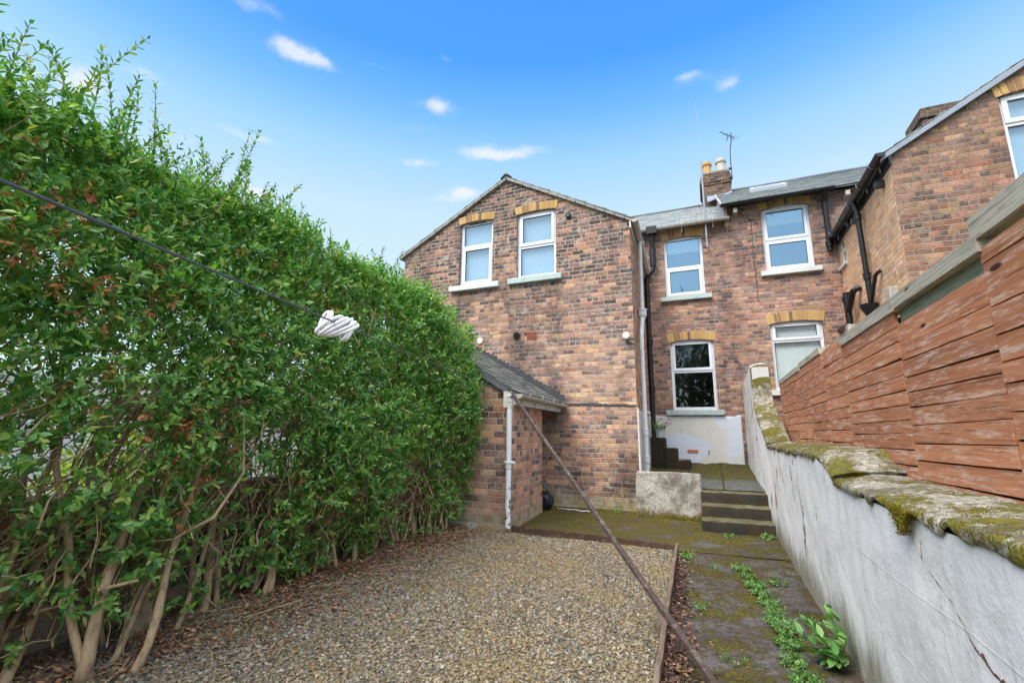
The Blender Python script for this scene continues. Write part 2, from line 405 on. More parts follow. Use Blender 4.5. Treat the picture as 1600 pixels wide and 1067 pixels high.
# near garden wall: white masonry paint with streaks, peeled patches and algae at the foot
t = NT('garden_wall_paint'); P = t.pos(); x, y, z = t.sep(P)
c = t.mix(t.noise(P, 2.2, 4), lin(226, 228, 231), lin(240, 241, 242))
c = t.mix(t.m('MULTIPLY', t.ss(t.noise(t.scale(P, (1, 7, 0.45)), 1.0, 5, 0.65), 0.48, 0.80), 0.34), c, lin(160, 161, 160))
c = t.mix(t.m('MULTIPLY', t.ss(t.noise(t.scale(P, (1, 34, 1.6)), 1.0, 5, 0.75), 0.56, 0.76), 0.5), c, lin(122, 120, 114))
c = t.mix(t.m('MULTIPLY', t.ss(t.noise(P, 4.5, 6, .75), .50, .70), .30), c, lin(176, 174, 166))
c = t.mix(t.m('MULTIPLY', t.ss(t.noise(P, 55, 4, .7), .60, .72), .35), c, lin(150, 146, 138))
cell = t.m('ADD', t.noise(t.scale(P, (3, 3, 1.5)), 1.0, 6, 0.72), t.m('MULTIPLY', t.noise(P, 16, 4), 0.12))
farm = t.m('MULTIPLY', t.ss(y, 3.2, 5.0), 0.06)
c = t.mix(t.ss(t.m('ADD', cell, farm), 0.705, 0.72), c, t.mix(t.noise(P, 18, 3), lin(112, 88, 64), lin(158, 138, 116)))
foot = t.ss(t.m('ADD', z, t.m('MULTIPLY', t.noise(t.scale(P, (4, 4, 1.5)), 1.0, 5, 0.7), -0.65)), 0.03, -0.26)
c = t.mix(t.m('MULTIPLY', foot, 0.75), c, t.mix(t.noise(P, 12, 3), lin(118, 100, 78), lin(112, 112, 66)))
ln = t.m('ABSOLUTE', t.m('SUBTRACT', t.m('FRACT', t.m('ADD', t.m('DIVIDE', t.m('ADD', z, t.m('MULTIPLY', t.noise(P, 1.5, 2), 0.02)), 0.30), 0.12)), 0.5))
joint = t.ss(ln, 0.022, 0.004)
hg = t.m('ADD', t.m('MULTIPLY', t.noise(P, 5, 6, 0.65), 1.0), t.m('MULTIPLY', joint, 0.06))
hg = t.m('ADD', hg, t.m('MULTIPLY', t.noise(P, 70, 3), 0.12))
t.bsdf(c, 0.85, t.bump(hg, 0.6, 0.02), 0.2); MAT['wall_paint'] = t.mat

def mossy(name, base1, base2, thr, moss1=(122, 118, 36), moss2=(84, 84, 28), lichen=0.0, wet=None, tread=None, slab=False):
    t = NT(name); P = t.pos()
    c = t.mix(t.noise(P, 5, 6, 0.7), lin(*base1), lin(*base2))
    c = t.mix(t.m('MULTIPLY', t.ss(t.noise(P, 34, 5, 0.75), 0.46, 0.62), 0.62), c, tuple(q * 0.4 for q in lin(*base1)))
    if lichen: c = t.mix(t.m('MULTIPLY', t.ss(t.noise(P, 16, 5, 0.75), 0.53, 0.62), lichen), c, lin(206, 202, 184))
    brown = t.ss(t.noise(P, 2.7, 6, 0.72), 0.46, 0.62)
    c = t.mix(t.m('MULTIPLY', brown, 0.6), c, lin(74, 56, 34))
    mk = t.ss(t.m('ADD', t.noise(P, 3.1, 6, 0.72), t.m('MULTIPLY', t.noise(P, 26, 4, 0.7), 0.30)), thr, thr + 0.10)
    if name == 'path':
        yy = t.sep(P)[1]; mk = t.ss(t.m('ADD', t.m('ADD', t.noise(P, 3.1, 6, 0.72), t.m('MULTIPLY', t.noise(P, 26, 4, 0.7), 0.30)), t.m('MULTIPLY', t.ss(yy, 5.0, 7.6), .075)), thr, thr + .10)
    mc = t.mix(t.ss(t.noise(P, 34, 4, 0.7), 0.35, 0.65), lin(*moss2), lin(*moss1))
    c = t.mix(mk, c, mc)
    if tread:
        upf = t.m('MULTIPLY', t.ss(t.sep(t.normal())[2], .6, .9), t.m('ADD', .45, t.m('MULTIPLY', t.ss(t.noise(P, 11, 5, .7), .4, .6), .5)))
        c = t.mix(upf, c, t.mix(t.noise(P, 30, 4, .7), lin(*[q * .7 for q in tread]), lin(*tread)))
    if slab:
        y_ = t.sep(P)[1]; x_ = t.sep(P)[0]
        c = t.mix(t.m('MULTIPLY', t.ss(t.m('ADD', y_, t.m('MULTIPLY', t.noise(P, 3, 4), .8)), 9.9, 9.2), .8), c, t.mix(t.noise(P, 9, 5, .7), lin(74, 78, 82), lin(126, 130, 134)))
        jl = t.m('MINIMUM', t.m('ABSOLUTE', t.m('SUBTRACT', t.m('FRACT', t.m('DIVIDE', t.m('ADD', y_, .12), .45)), .5)), t.m('ABSOLUTE', t.m('SUBTRACT', t.m('FRACT', t.m('DIVIDE', t.m('ADD', x_, .2), .6)), .5)))
        c = t.mix(t.ss(jl, .03, .012), c, lin(46, 46, 30))
    h = t.m('ADD', t.m('MULTIPLY', t.noise(P, 22, 6, 0.7), 0.6), t.m('MULTIPLY', mk, t.m('ADD', 0.3, t.noise(P, 90, 3))))
    c = t.mix(t.m('MULTIPLY', t.ss(t.noise(P, 1.3, 4, .6), .40, .62), .4), c, t.mix(.5, c, lin(38, 36, 32)))
    t.bsdf(c, 0.85 if not wet else wet, t.bump(h, 0.8, 0.015), 0.25); MAT[name] = t.mat
mossy('path', (58, 54, 50), (128, 122, 117), 0.61, (104, 96, 36), (64, 57, 25))
mossy('path_back', (58, 54, 44), (104, 98, 84), 0.60, (108, 104, 36), (68, 66, 26))
mossy('landing', (58, 54, 44), (104, 98, 84), 0.58, (100, 98, 36), (64, 62, 26), slab=True)
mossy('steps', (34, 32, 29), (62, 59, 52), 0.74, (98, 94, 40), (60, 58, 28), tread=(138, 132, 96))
mossy('coping', (142, 138, 124), (184, 178, 164), 0.605, (128, 120, 46), (92, 90, 36), 0.75)
mossy('concrete_pale', (172, 170, 162), (204, 202, 196), 0.86, (96, 88, 40), (70, 64, 32), 0.3)

t = NT('gravel_bed'); P = t.pos()
cc = t.sep(t.voro(P, 60, 'Color'))
c = t.ramp(cc[0], [(0, lin(72, 68, 60)), (0.3, lin(120, 112, 92)), (0.6, lin(150, 140, 112)), (0.85, lin(176, 170, 156)), (1, lin(96, 92, 92))])
t.bsdf(t.mix(0.45, c, lin(60, 52, 42)), 0.9, t.bump(t.voro(P, 60), 1.0, 0.01), 0.2); MAT['gravel_bed'] = t.mat
t = NT('pebbles'); P = t.pos(); r = t.rand()
c = t.ramp(r, [(0, lin(70, 68, 68)), (0.10, lin(112, 106, 94)), (0.24, lin(150, 140, 112)), (0.38, lin(126, 112, 78)), (0.5, lin(168, 148, 104)), (0.62, lin(176, 168, 150)), (0.74, lin(132, 130, 128)), (0.84, lin(204, 198, 186)), (0.93, lin(166, 126, 96)), (1, lin(90, 84, 78))])
c = t.mix(t.m('MULTIPLY', t.noise(P, 90, 3), 0.3), c, lin(96, 88, 66))
c = t.hsv(c, .5, 1.0, .86)
c = t.mix(t.m('MULTIPLY', t.ss(t.noise(P, 1.4, 4, 0.6), 0.45, 0.65), 0.35), c, lin(150, 128, 70))
t.bsdf(c, 0.55, None, 0.35); MAT['pebbles'] = t.mat

def leaf_mat(name, stops, trans=0.35, rough=0.42, spec=0.4):
    t = NT(name); P = t.pos()
    c = t.ramp(t.rand(), [(p, lin(*q)) for p, q in stops])
    c = t.hsv(c, 0.5, 1.0, t.m('ADD', 0.8, t.m('MULTIPLY', t.noise(P, 1.7, 3), 0.4)))
    b = t.bsdf(c, rough, None, spec, link=False)
    tr = t.n('ShaderNodeBsdfTranslucent'); t.put(tr.inputs['Color'], t.mix(1.0, c, (0.9, 1.0, 0.35, 1), 'MULTIPLY'))
    ad = t.n('ShaderNodeMixShader'); ad.inputs[0].default_value = trans
    t.t.links.new(b, ad.inputs[1]); t.t.links.new(tr.outputs[0], ad.inputs[2]); t.surf(ad.outputs[0]); MAT[name] = t.mat
leaf_mat('leaf', [(0, (70, 118, 68)), (0.2, (96, 152, 82)), (0.5, (124, 180, 92)), (0.75, (150, 198, 98)), (0.92, (182, 210, 104)), (1, (206, 198, 116))], 0.42, .30, .8)
leaf_mat('leaf_young', [(0, (78, 130, 60)), (0.5, (104, 154, 70)), (0.85, (132, 172, 82)), (1, (158, 168, 92))], 0.4)
leaf_mat('leaf_dead', [(0, (150, 92, 58)), (0.5, (186, 120, 76)), (0.8, (206, 146, 96)), (1, (120, 76, 52))], 0.25, 0.7, 0.2)
leaf_mat('leaf_litter', [(0, (58, 44, 42)), (0.4, (84, 64, 60)), (0.7, (110, 84, 74)), (0.9, (150, 112, 92)), (1, (176, 146, 120))], 0.1, 0.7, 0.2)
leaf_mat('leaf_litter_orange', [(0, (88, 64, 52)), (0.35, (126, 88, 66)), (0.7, (170, 116, 84)), (1, (200, 156, 120))], 0.1, 0.7, 0.2)
leaf_mat('leaf_weed', [(0, (72, 112, 54)), (0.5, (98, 142, 70)), (1, (140, 176, 104))], 0.22)
leaf_mat('leaf_broad', [(0, (80, 132, 68)), (0.5, (100, 152, 78)), (1, (132, 174, 94))], 0.28, 0.5)
leaf_mat('leaf_far', [(0, (120, 150, 50)), (0.5, (150, 178, 60)), (1, (186, 200, 80))], 0.4)
leaf_mat('leaf_tree', [(0, (40, 62, 34)), (0.5, (56, 84, 40)), (1, (84, 106, 52))], 0.25)

t = NT('bark'); P = t.pos()
c = t.ramp(t.rand(), [(0, lin(140, 116, 90)), (0.5, lin(176, 152, 120)), (1, lin(204, 180, 148))])
c = t.mix(t.m('MULTIPLY', t.ss(t.noise(t.scale(P, (30, 30, 9)), 1.0, 4, 0.7), 0.45, 0.65), 0.5), c, lin(92, 74, 58))
c = t.mix(t.m('MULTIPLY', t.ss(t.noise(P, 12, 4), 0.55, 0.7), 0.35), c, lin(168, 158, 138))
t.bsdf(c, 0.85, t.bump(t.noise(t.scale(P, (60, 60, 16)), 1.0, 4), 0.5, 0.006), 0.2); MAT['bark'] = t.mat

def wood(name, c1, c2, worn, worn_amt, ax=1, knots=True, isl=0.35):
    t = NT(name); P = t.pos()
    s1 = [26, 26, 26]; s1[ax] = 1.6; s2 = [90, 90, 90]; s2[ax] = 3
    sh = t.vm('ADD', P, t.scale(t.comb(t.rand(), t.m('MULTIPLY', t.rand(), 7.1), t.m('MULTIPLY', t.rand(), 3.7)), 3.0))
    g = t.noise(t.scale(sh, tuple(s1)), 1.0, 4, 0.6, 0.6); f = t.noise(t.scale(sh, tuple(s2)), 1.0, 3, 0.6)
    c = t.mix(g, lin(*c1), lin(*c2))
    c = t.hsv(c, 0.5, 1.0, t.m('ADD', 1 - isl / 2, t.m('MULTIPLY', t.rand(), isl)))
    c = t.mix(t.m('MULTIPLY', t.ss(f, 0.50, 0.70), 0.6), c, tuple(q * 0.35 for q in lin(*c1)))
    wn = t.m('ADD', t.noise(t.scale(sh, (16, 4.0 if ax == 1 else 16, 38)), 1.0, 6, 0.8), t.m('MULTIPLY', f, 0.26))
    c = t.mix(t.m('MULTIPLY', t.ss(wn, 0.62, 0.78), worn_amt), c, lin(*worn))
    if knots:
        kd = t.voro(t.scale(sh, (3.2, 1.7, 6.0)), 1.0)
        c = t.mix(t.ss(kd, 0.10, 0.06), c, lin(64, 40, 34))
    t.bsdf(c, 0.8, t.bump(t.m('ADD', f, g), 0.45, 0.005), 0.22); MAT[name] = t.mat
wood('fence_red', (152, 96, 68), (210, 146, 108), (228, 204, 188), 0.62)
wood('rail_grey', (160, 156, 142), (196, 190, 174), (116, 108, 96), 0.6)
wood('board_green', (116, 128, 110), (150, 158, 138), (80, 84, 76), 0.5)
wood('edging', (92, 74, 62), (150, 130, 112), (170, 156, 140), 0.4, ax=1, knots=False)
wood('prop_wood', (58, 48, 45), (96, 82, 75), (138, 130, 124), 0.6, ax=2, knots=False)

simple('ground', (104, 100, 70), 0.95, 0.3, 2, 0.1, bump=0.5)
simple('neigh_wall', (232, 234, 236), 0.85, 0.05, 2, 0.2)
# ------------------------------------------------------------------ building helpers
def arc_pts(u0, u1, vs, rise, n=8):
    w = u1 - u0; R = (w * w / 4 + rise * rise) / (2 * rise); cv = vs + rise - R; uc = (u0 + u1) / 2
    a = math.asin(w / 2 / R)
    return [(uc + R * math.sin(a - 2 * a * i / n), cv + R * math.cos(a - 2 * a * i / n)) for i in range(n + 1)], uc, cv, R, a

def opening(u0, u1, v0, v1, rise=0.05):
    """window opening with a segmental head"""
    return [(u0, v0), (u1, v0)] + arc_pts(u0, u1, v1 - rise, rise)[0]

def arch(root, pl, u0, u1, v1, rise=0.05, h=0.2, n=12):
    _, uc, cv, R, a = arc_pts(u0, u1, v1 - rise, rise)
    a *= 1.06
    mm = MB()
    k = 12
    for i in range(k):
        t0 = -a + 2 * a * i / k; t1 = -a + 2 * a * (i + 1) / k
        q = lambda t, r, d: pl.P(uc + r * math.sin(t), cv + r * math.cos(t), d)
        mm.hexa([q(t0, R, 0.006), q(t1, R, 0.006), q(t1, R, -0.09), q(t0, R, -0.09), q(t0, R + h, 0.006), q(t1, R + h, 0.006), q(t1, R + h, -0.09), q(t0, R + h, -0.09)])
    body = mm.build('arch', MAT['mortar'], root)
    mb = MB(); rr = random.Random(int(u0 * 100) + 77)
    for i in range(n):
        g = 0.10
        t0 = -a + 2 * a * (i + g) / n; t1 = -a + 2 * a * (i + 1 - g) / n
        dd = 0.011 + rr.uniform(-0.002, 0.003); r0 = R + rr.uniform(-.004, .006); r1 = R + h - rr.uniform(0.002, 0.014)
        mb.hexa([q(t0, r0, dd), q(t1, r0, dd), q(t1, r0, 0.0), q(t0, r0, 0.0), q(t0, r1, dd), q(t1, r1, dd), q(t1, r1, 0.0), q(t0, r1, 0.0)])
    mb.build('arch_bricks', MAT['voussoir'], body)
    return body

def window(root, pl, u0, u1, v0, v1, tr, rec=0.085, sash='low', blind=None, glass='glass', drop=1.0, vent=False):
    """uPVC window: outer frame, transom, one proud opening light, two panes, sealed drip"""
    mb = MB(); F = 0.062; d1 = -rec; d0 = -rec - 0.06
    mb.pbox(pl, u0, u0 + F, v0, v1, d0, d1); mb.pbox(pl, u1 - F, u1, v0, v1, d0, d1)
    mb.pbox(pl, u0 + F, u1 - F, v0, v0 + F, d0, d1); mb.pbox(pl, u0 + F, u1 - F, v1 - F, v1, d0, d1)
    T = 0.033; mb.pbox(pl, u0 + F, u1 - F, tr - T, tr + T, d0, d1)
    S = 0.045; ds = d1 + 0.018
    lites = [(u0 + F, u1 - F, v0 + F, tr - T, 'low'), (u0 + F, u1 - F, tr + T, v1 - F, 'high')]
    panes = []
    for a, b, c, d, k in lites:
        if sash in (k, 'both'):
            o = 0.016
            mb.pbox(pl, a - o, a + S, c - o, d + o, d1 - 0.02, ds); mb.pbox(pl, b - S, b + o, c - o, d + o, d1 - 0.02, ds)
            mb.pbox(pl, a + S, b - S, c - o, c + S, d1 - 0.02, ds); mb.pbox(pl, a + S, b - S, d - S, d + o, d1 - 0.02, ds)
            panes.append((a + S, b - S, c + S, d - S, d1 - 0.012))
        else:
            panes.append((a, b, c, d, d1 - 0.03))
    o = mb.build('window', MAT['upvc'], root)
    for a, b, c, d, dd in panes:
        g = MB(); g.pbox(pl, a - 0.004, b + 0.004, c - 0.004, d + 0.004, dd - 0.012, dd); g.build('pane', MAT[glass], o)
        k = MB(); e = 0.010                       # black gasket
        for q in ((a - .002, a + e, c, d), (b - e, b + .002, c, d), (a + e, b - e, c - .002, c + e), (a + e, b - e, d - e, d + .002)):
            k.pbox(pl, *q, dd - 0.004, dd + 0.003)
        k.build('gasket', MAT['black_plastic'], o)
    if blind:
        b = MB(); vb = v1 - (v1 - v0) * drop
        b.pbox(pl, u0 + 0.03, u1 - 0.03, vb, v1 - 0.02, d0 - 0.035, d0 - 0.025); b.build('blind', MAT[blind], o)
    if vent:
        b = MB(); b.pbox(pl, (u0 + u1) / 2 - 0.2, (u0 + u1) / 2 + 0.2, v1 - 0.045, v1 - 0.02, d1, d1 + 0.012); b.build('trickle_vent', MAT['dark_metal'], o)
    return o

def sill(root, pl, u0, u1, v0, v1, mat, out=0.09):
    mb = MB(); n = 10
    mb.hexa([pl.P(u0, v0, out), pl.P(u1, v0, out), pl.P(u1, v0, -0.16), pl.P(u0, v0, -0.16), pl.P(u0, v1 - 0.012, out), pl.P(u1, v1 - 0.012, out), pl.P(u1, v1 + 0.01, -0.16), pl.P(u0, v1 + 0.01, -0.16)])
    o = mb.build('sill', MAT[mat], root)
    b = o.modifiers.new('edge', 'BEVEL'); b.width = 0.008; b.segments = 2
    return o

def slates(name, o, a, b, La, Lb, mat, parent, w=0.3, e=0.21, th=0.010, seed=1):
    o = np.array(o, float); a = np.array(a, float); a /= np.linalg.norm(a); b = np.array(b, float); b /= np.linalg.norm(b)
    n = np.cross(a, b); n /= np.linalg.norm(n)
    if n[2] < 0: n = -n
    rg = np.random.default_rng(seed); V = []; q = 0
    rows = int(Lb / e) + 1
    for i in range(rows):
        s0 = i * e; s1 = min(s0 + e * 1.7, Lb + 0.05); off = (i % 2) * w / 2
        k = -1
        while k * w + off < La:
            x0 = max(0, k * w + off + 0.003); x1 = min(La, (k + 1) * w + off - 0.003); k += 1
            if x1 - x0 < 0.02: continue
            j = rg.uniform(-0.008, 0.008); tt = th + rg.uniform(0, 0.006)
            lo = 0.014 + rg.uniform(0, 0.005); r = rg.uniform(-.006, .006)
            for (x, s, h) in ((x0, s0 + j, lo), (x1, s0 + j + r, lo), (x1, s1, 0.001), (x0, s1, 0.001), (x0, s0 + j, lo + tt), (x1, s0 + j + r, lo + tt), (x1, s1, 0.001 + tt), (x0, s1, 0.001 + tt)):
                V.append(o + a * x + b * s + n * h)
    V = np.array(V); m = len(V) // 8
    f = np.array([(0, 3, 2, 1), (4, 5, 6, 7), (0, 1, 5, 4), (1, 2, 6, 5), (2, 3, 7, 6), (3, 0, 4, 7)])
    # deck under the slates
    D = np.array([o - n * 0.025, o + a * La - n * 0.025, o + a * La + b * Lb - n * 0.025, o + b * Lb - n * 0.025, o, o + a * La, o + a * La + b * Lb, o + b * Lb])
    V = np.concatenate([V, D]); m += 1
    Fq = (f[None] + 8 * np.arange(m)[:, None, None]).reshape(-1, 4)
    return big(name, V, Fq, MAT[mat], parent)

def half_gutter(root, name, p0, p1, r, mat, out, brackets=0, bmat=None):
    """half-round gutter from p0 to p1, real hollow trough; out = horizontal unit vector away from the wall"""
    p0 = np.array(p0, float); p1 = np.array(p1, float); out = np.array([out[0], out[1], 0.0]); up = np.array([0, 0, 1.0])
    prof = [(r * math.cos(t), r * math.sin(t)) for t in np.linspace(PI, 2 * PI, 9)]
    inn = [(0.86 * a, 0.86 * b + 0.002) for a, b in prof[::-1]]
    ring = prof + inn; k = len(ring); V = []
    for p in (p0, p1):
        for a, b in ring: V.append(p + out * a + up * b)
    mb = MB(); mb.add(V, [(i, (i + 1) % k, k + (i + 1) % k, k + i) for i in range(k)] + [tuple(range(k))[::-1], tuple(range(k, 2 * k))])
    for t in (0.0, 1.0):                      # stop ends
        c = p0 + (p1 - p0) * t; dr = (p1 - p0) / np.linalg.norm(p1 - p0) * (0.006 if t else -0.006)
        b0 = [c + out * a * 1.04 + up * b * 1.04 for a, b in prof]; b1 = [q + dr for q in b0]; kk = len(b0)
        mb.add(b0 + b1, [tuple(range(kk)), tuple(range(kk, 2 * kk))[::-1]] + [(i, kk + i, kk + (i + 1) % kk, (i + 1) % kk) for i in range(kk)])
    g = mb.build(name, MAT[mat], root)
    if brackets:
        for i in range(brackets):
            bm = MB(); c = p0 + (p1 - p0) * (i + 0.5) / brackets
            ps = [c + out * a * 1.12 + up * b * 1.12 for a, b in prof]; ps = [c + out * (-r * 1.1) + up * 0.03] + ps + [c + out * (r * 1.15) + up * 0.03]
            bm.tube(ps, 0.007, 5)
            bm.tube([c - out * r * 1.1, c - out * (r * 1.1) - up * 0.16], 0.008, 5)
            bm.build('gutter_bracket', MAT[bmat or mat], g)
    return g

def pipe(root, name, pts, r, mat, collars=(), seg=12, bend=0.05, clips=()):
    """drain pipe with rounded bends; collars = heights on vertical runs"""
    P = [Vector(p) for p in pts]; out = [P[0]]
    for i in range(1, len(P) - 1):
        a = (P[i - 1] - P[i]); b = (P[i + 1] - P[i]); d = min(bend, a.length * .45, b.length * .45)
        q0 = P[i] + a.normalized() * d; q1 = P[i] + b.normalized() * d
        for t in (0, .25, .5, .75, 1): out.append(q0 * (1 - t) ** 2 + P[i] * 2 * t * (1 - t) + q1 * t * t)
    out.append(P[-1])
    mb = MB(); mb.tube(out, r, seg)
    for z in collars:
        for i in range(len(P) - 1):
            lo, hi = sorted((P[i].z, P[i + 1].z))
            if lo <= z <= hi and hi - lo > 0.2:
                t = (z - P[i].z) / (P[i + 1].z - P[i].z); c = P[i].lerp(P[i + 1], t)
                mb.lathe(c, [(r * 1.02, -0.055), (r * 1.28, -0.05), (r * 1.28, 0.03), (r * 1.45, 0.035), (r * 1.45, 0.055), (r * 1.02, 0.06)], seg)
    o = mb.build(name, MAT[mat], root); arc_smooth(o, 50)
    return o

def ridge_tiles(root, p0, p1, mat, n, r=0.12):
    p0 = Vector(p0); p1 = Vector(p1); mb = MB(); d = (p1 - p0).normalized(); s = d.cross(Vector((0, 0, 1))).normalized()
    for i in range(n):
        a = p0.lerp(p1, i / n) + d * 0.006; b = p0.lerp(p1, (i + 1) / n); dz = Vector((0, 0, random.uniform(-.006, .006)))
        sec = [(-r, -0.07), (-0.03, 0.01), (0.03, 0.01), (r, -0.07), (r, -0.09), (0.02, -0.015), (-0.02, -0.015), (-r, -0.09)]
        V = [a + dz + s * x + Vector((0, 0, z)) for x, z in sec] + [b + dz + s * x + Vector((0, 0, z)) for x, z in sec]
        mb.add(V, [(j, (j + 1) % 8, 8 + (j + 1) % 8, 8 + j) for j in range(8)] + [tuple(range(8))[::-1], tuple(range(8, 16))])
    return mb.build('ridge_tiles', MAT[mat], root)

# ------------------------------------------------------------------ house on the left: gabled wing and the strip of main house beside it
A = thing('terraced_house', 'brick house with a two-window gable and a white rendered base beside the mossy steps', 'house', (-3.6, 9.5, 0))
YG = 8.2; YR = 11.3; XS = -1.17; SK = -0.046
G = Plane((0, YG), (1, 0), (0, -1)); RW = Plane((0, YR), (1, 0), (0, -1))
_l = math.hypot(SK, 1); SD = Plane((XS, YG), (SK / _l, 1 / _l), (1 / _l, -SK / _l))     # right flank of the wing; u runs into the picture
LS = (YR - YG) * _l
gw1 = (-4.74, -3.96, 4.30, 5.72); gw2 = (-3.42, -2.59, 4.31, 5.71)
mb = MB()
mb.wall(G, [(-6.15, -0.3), (XS, -0.3), (XS, 5.18), (-3.66, 6.53), (-6.15, 5.18)], [opening(*gw1, .028), opening(*gw2, .03)], 0.16)
mb.build('gable_wall', MAT['brick_main'], A)
mb = MB()
sw = (1.2, 2.36, 1.78, 2.98)
mb.wall(SD, [(0, -0.3), (LS, -0.3), (LS, 5.2), (0, 5.2)], [[(sw[0], sw[2]), (sw[1], sw[2]), (sw[1], sw[3]), (sw[0], sw[3])]], 0.12)
mb.build('wing_side_wall', MAT['brick_side'], A)
mb = MB(); mb.add([(-6.15, YG, -0.3), (-6.15, YG, 5.18), (-6.15, YR, 5.18), (-6.15, YR, -0.3)], [(0, 1, 2, 3)]); mb.build('wing_side_wall', MAT['brick_side'], A)
wu = (-0.82, 0.05, 4.50, 5.99); wl = (-0.80, 0.14, 1.84, 3.45)
mb = MB()
mb.wall(RW, [(-1.45, -0.3), (0.60, -0.3), (0.60, 6.25), (-6.3, 6.25), (-6.3, 5.0), (-1.45, 5.0)], [opening(*wu, .05), opening(*wl, .05)], 0.16)
mb.add([(-6.3, 18.3, -.3), (0.6, 18.3, -.3), (0.6, 18.3, 6.25), (-6.3, 18.3, 6.25), (-6.3, YR, -.3), (-6.3, YR, 6.25), (-6.3, 14.8, 8.3), (.6, YR, -.3), (.6, YR, 6.25), (.6, 14.8, 8.3)], [(0, 3, 2, 1), (0, 4, 5, 6, 3), (1, 2, 9, 8, 7)])
mb.build('rear_wall', MAT['brick_rear'], A)
arch(A, G, *gw1[:2], gw1[3], .028, .165, 11); arch(A, G, *gw2[:2], gw2[3], .03, .17, 12)
arch(A, RW, *wu[:2], wu[3], .05, .20, 12); arch(A, RW, *wl[:2], wl[3], .05, .20, 14)
window(A, G, *gw1, 5.17, 0.07, 'low', 'blind_blue', drop=1.0, vent=True)
window(A, G, *gw2, 4.98, 0.07, 'high', 'blind_blue', drop=1.0)
window(A, RW, *wu, 5.22, 0.07, 'low', 'blind_white', glass='glass_sky_tint', drop=0.24)
window(A, RW, *wl, 2.72, 0.07, 'high', None, glass='glass_clear')
window(A, SD, *sw, 2.55, 0.05, 'high', 'blind_white', drop=1.0)
sill(A, G, -4.93, -3.79, 4.18, 4.30, 'sill_pale'); sill(A, G, -3.58, -2.47, 4.185, 4.31, 'sill_green')
sill(A, RW, -0.95, 0.19, 4.39, 4.50, 'sill_green'); sill(A, RW, -0.95, 0.26, 1.72, 1.84, 'sill_green'); sill(A, SD, 1.12, 2.44, 1.70, 1.78, 'sill_pale', 0.05)
# rendered base
def rough_panel(root, name, pl, u0, u1, v0, v1, d, mat, jag=0.02, amp=0.006, res=0.03, seed=0, holes=None):
    nu = max(2, int((u1 - u0) / res)); nv = max(2, int((v1 - v0) / res))
    U, W = np.meshgrid(np.linspace(u0, u1, nu), np.linspace(v0, v1, nv))
    u = U.ravel(); w = W.ravel().copy()
    top = (w > v1 - 1e-6); w[top] += (vn(np.c_[u[top] * 9, u[top] * 0, u[top] * 0 + seed], seed) - .5) * jag * 2
    dd = d + (fbm(np.c_[u * 3, w * 3, u * 0 + seed], seed, 4) - .5) * amp * 2
    e = np.array([pl.P(a, b, c) for a, b, c in zip(u, w, dd)])
    ii = np.arange(nu * nv).reshape(nv, nu)
    F = np.stack([ii[:-1, :-1], ii[:-1, 1:], ii[1:, 1:], ii[1:, :-1]], -1).reshape(-1, 4)
    # closed rim back to the wall
    rim = np.concatenate([ii[0, :], ii[1:, -1], ii[-1, -2::-1], ii[-2:0:-1, 0]])
    back = np.array([pl.P(u[i], w[i], -0.02) for i in rim]); nb = len(e); k = len(rim)
    R = np.array([(rim[i], nb + i, nb + (i + 1) % k, rim[(i + 1) % k]) for i in range(k)])
    return big(name, np.concatenate([e, back]), np.concatenate([F, R]), MAT[mat], root)
rough_panel(A, 'rendered_base', RW, -1.40, 0.58, 0.2, 1.70, 0.022, 'render_white')
rough_panel(A, 'rendered_side_base', SD, 0.14, LS, 0.2, 1.68, 0.02, 'render_side', seed=4)
mb = MB(); mb.pbox(SD, -0.03, 0.13, 0.5, 1.72, 0.003, 0.028); mb.build('corner_board', MAT['timber_white'], A)
# roofs
sl = math.hypot(2.5, 1.36); bR = (-2.5 / sl, 0, 1.36 / sl)
slates('wing_roof', (-1.03, 8.15, 5.13), (SK, 1, 0), bR, 3.9, 2.98, 'slate_mid', A, seed=3)
slates('wing_roof', (-6.29, 8.15, 5.13), (0, 1, 0), (2.5 / sl, 0, 1.36 / sl), 3.9, 2.98, 'slate_mid', A, seed=4)
ridge_tiles(A, (-3.66, 8.12, 6.63), (-3.70, 12.0, 6.63), 'slate_dark', 9)
# pale mortar verge under the gable slates
for s_, x0 in ((1, -1.06), (-1, -6.26)):
    n_ = 14; mb = MB()
    for i in range(n_):
        f0, f1 = i / n_, (i + 1) / n_ - 0.006
        xa = x0 - s_ * 2.6 * f0; xb = x0 - s_ * 2.6 * f1; za = 5.10 + 1.415 * f0; zb = 5.10 + 1.415 * f1; j = random.uniform(-.006, .006)
        mb.hexa([(xa, 8.142 + j, za - .012), (xb, 8.142 + j, zb - .012), (xb, 8.21, zb - .012), (xa, 8.21, za - .012), (xa, 8.142 + j, za + .022), (xb, 8.142 + j, zb + .022), (xb, 8.21, zb + .022), (xa, 8.21, za + .022)] if s_ < 0 else
                [(xb, 8.142 + j, zb - .012), (xa, 8.142 + j, za - .012), (xa, 8.21, za - .012), (xb, 8.21, zb - .012), (xb, 8.142 + j, zb + .022), (xa, 8.142 + j, za + .022), (xa, 8.21, za + .022), (xb, 8.21, zb + .022)])
    mb.build('verge', MAT['verge_mortar'], A)
mr = math.hypot(3.75, 2.17); bM = (0, 3.75 / mr, 2.17 / mr)
slates('main_roof', (-6.4, 11.08, 6.19), (1, 0, 0), bM, 6.97, mr, 'slate_pale', A, w=0.26, e=0.20, seed=5)
slates('main_roof', (-6.4, 18.52, 6.19), (1, 0, 0), (0, -3.75 / mr, 2.17 / mr), 6.97, mr, 'slate_pale', A, w=0.5, e=0.4, seed=6)
ridge_tiles(A, (-6.4, 14.83, 8.42), (0.57, 14.83, 8.42), 'slate_dark', 15)
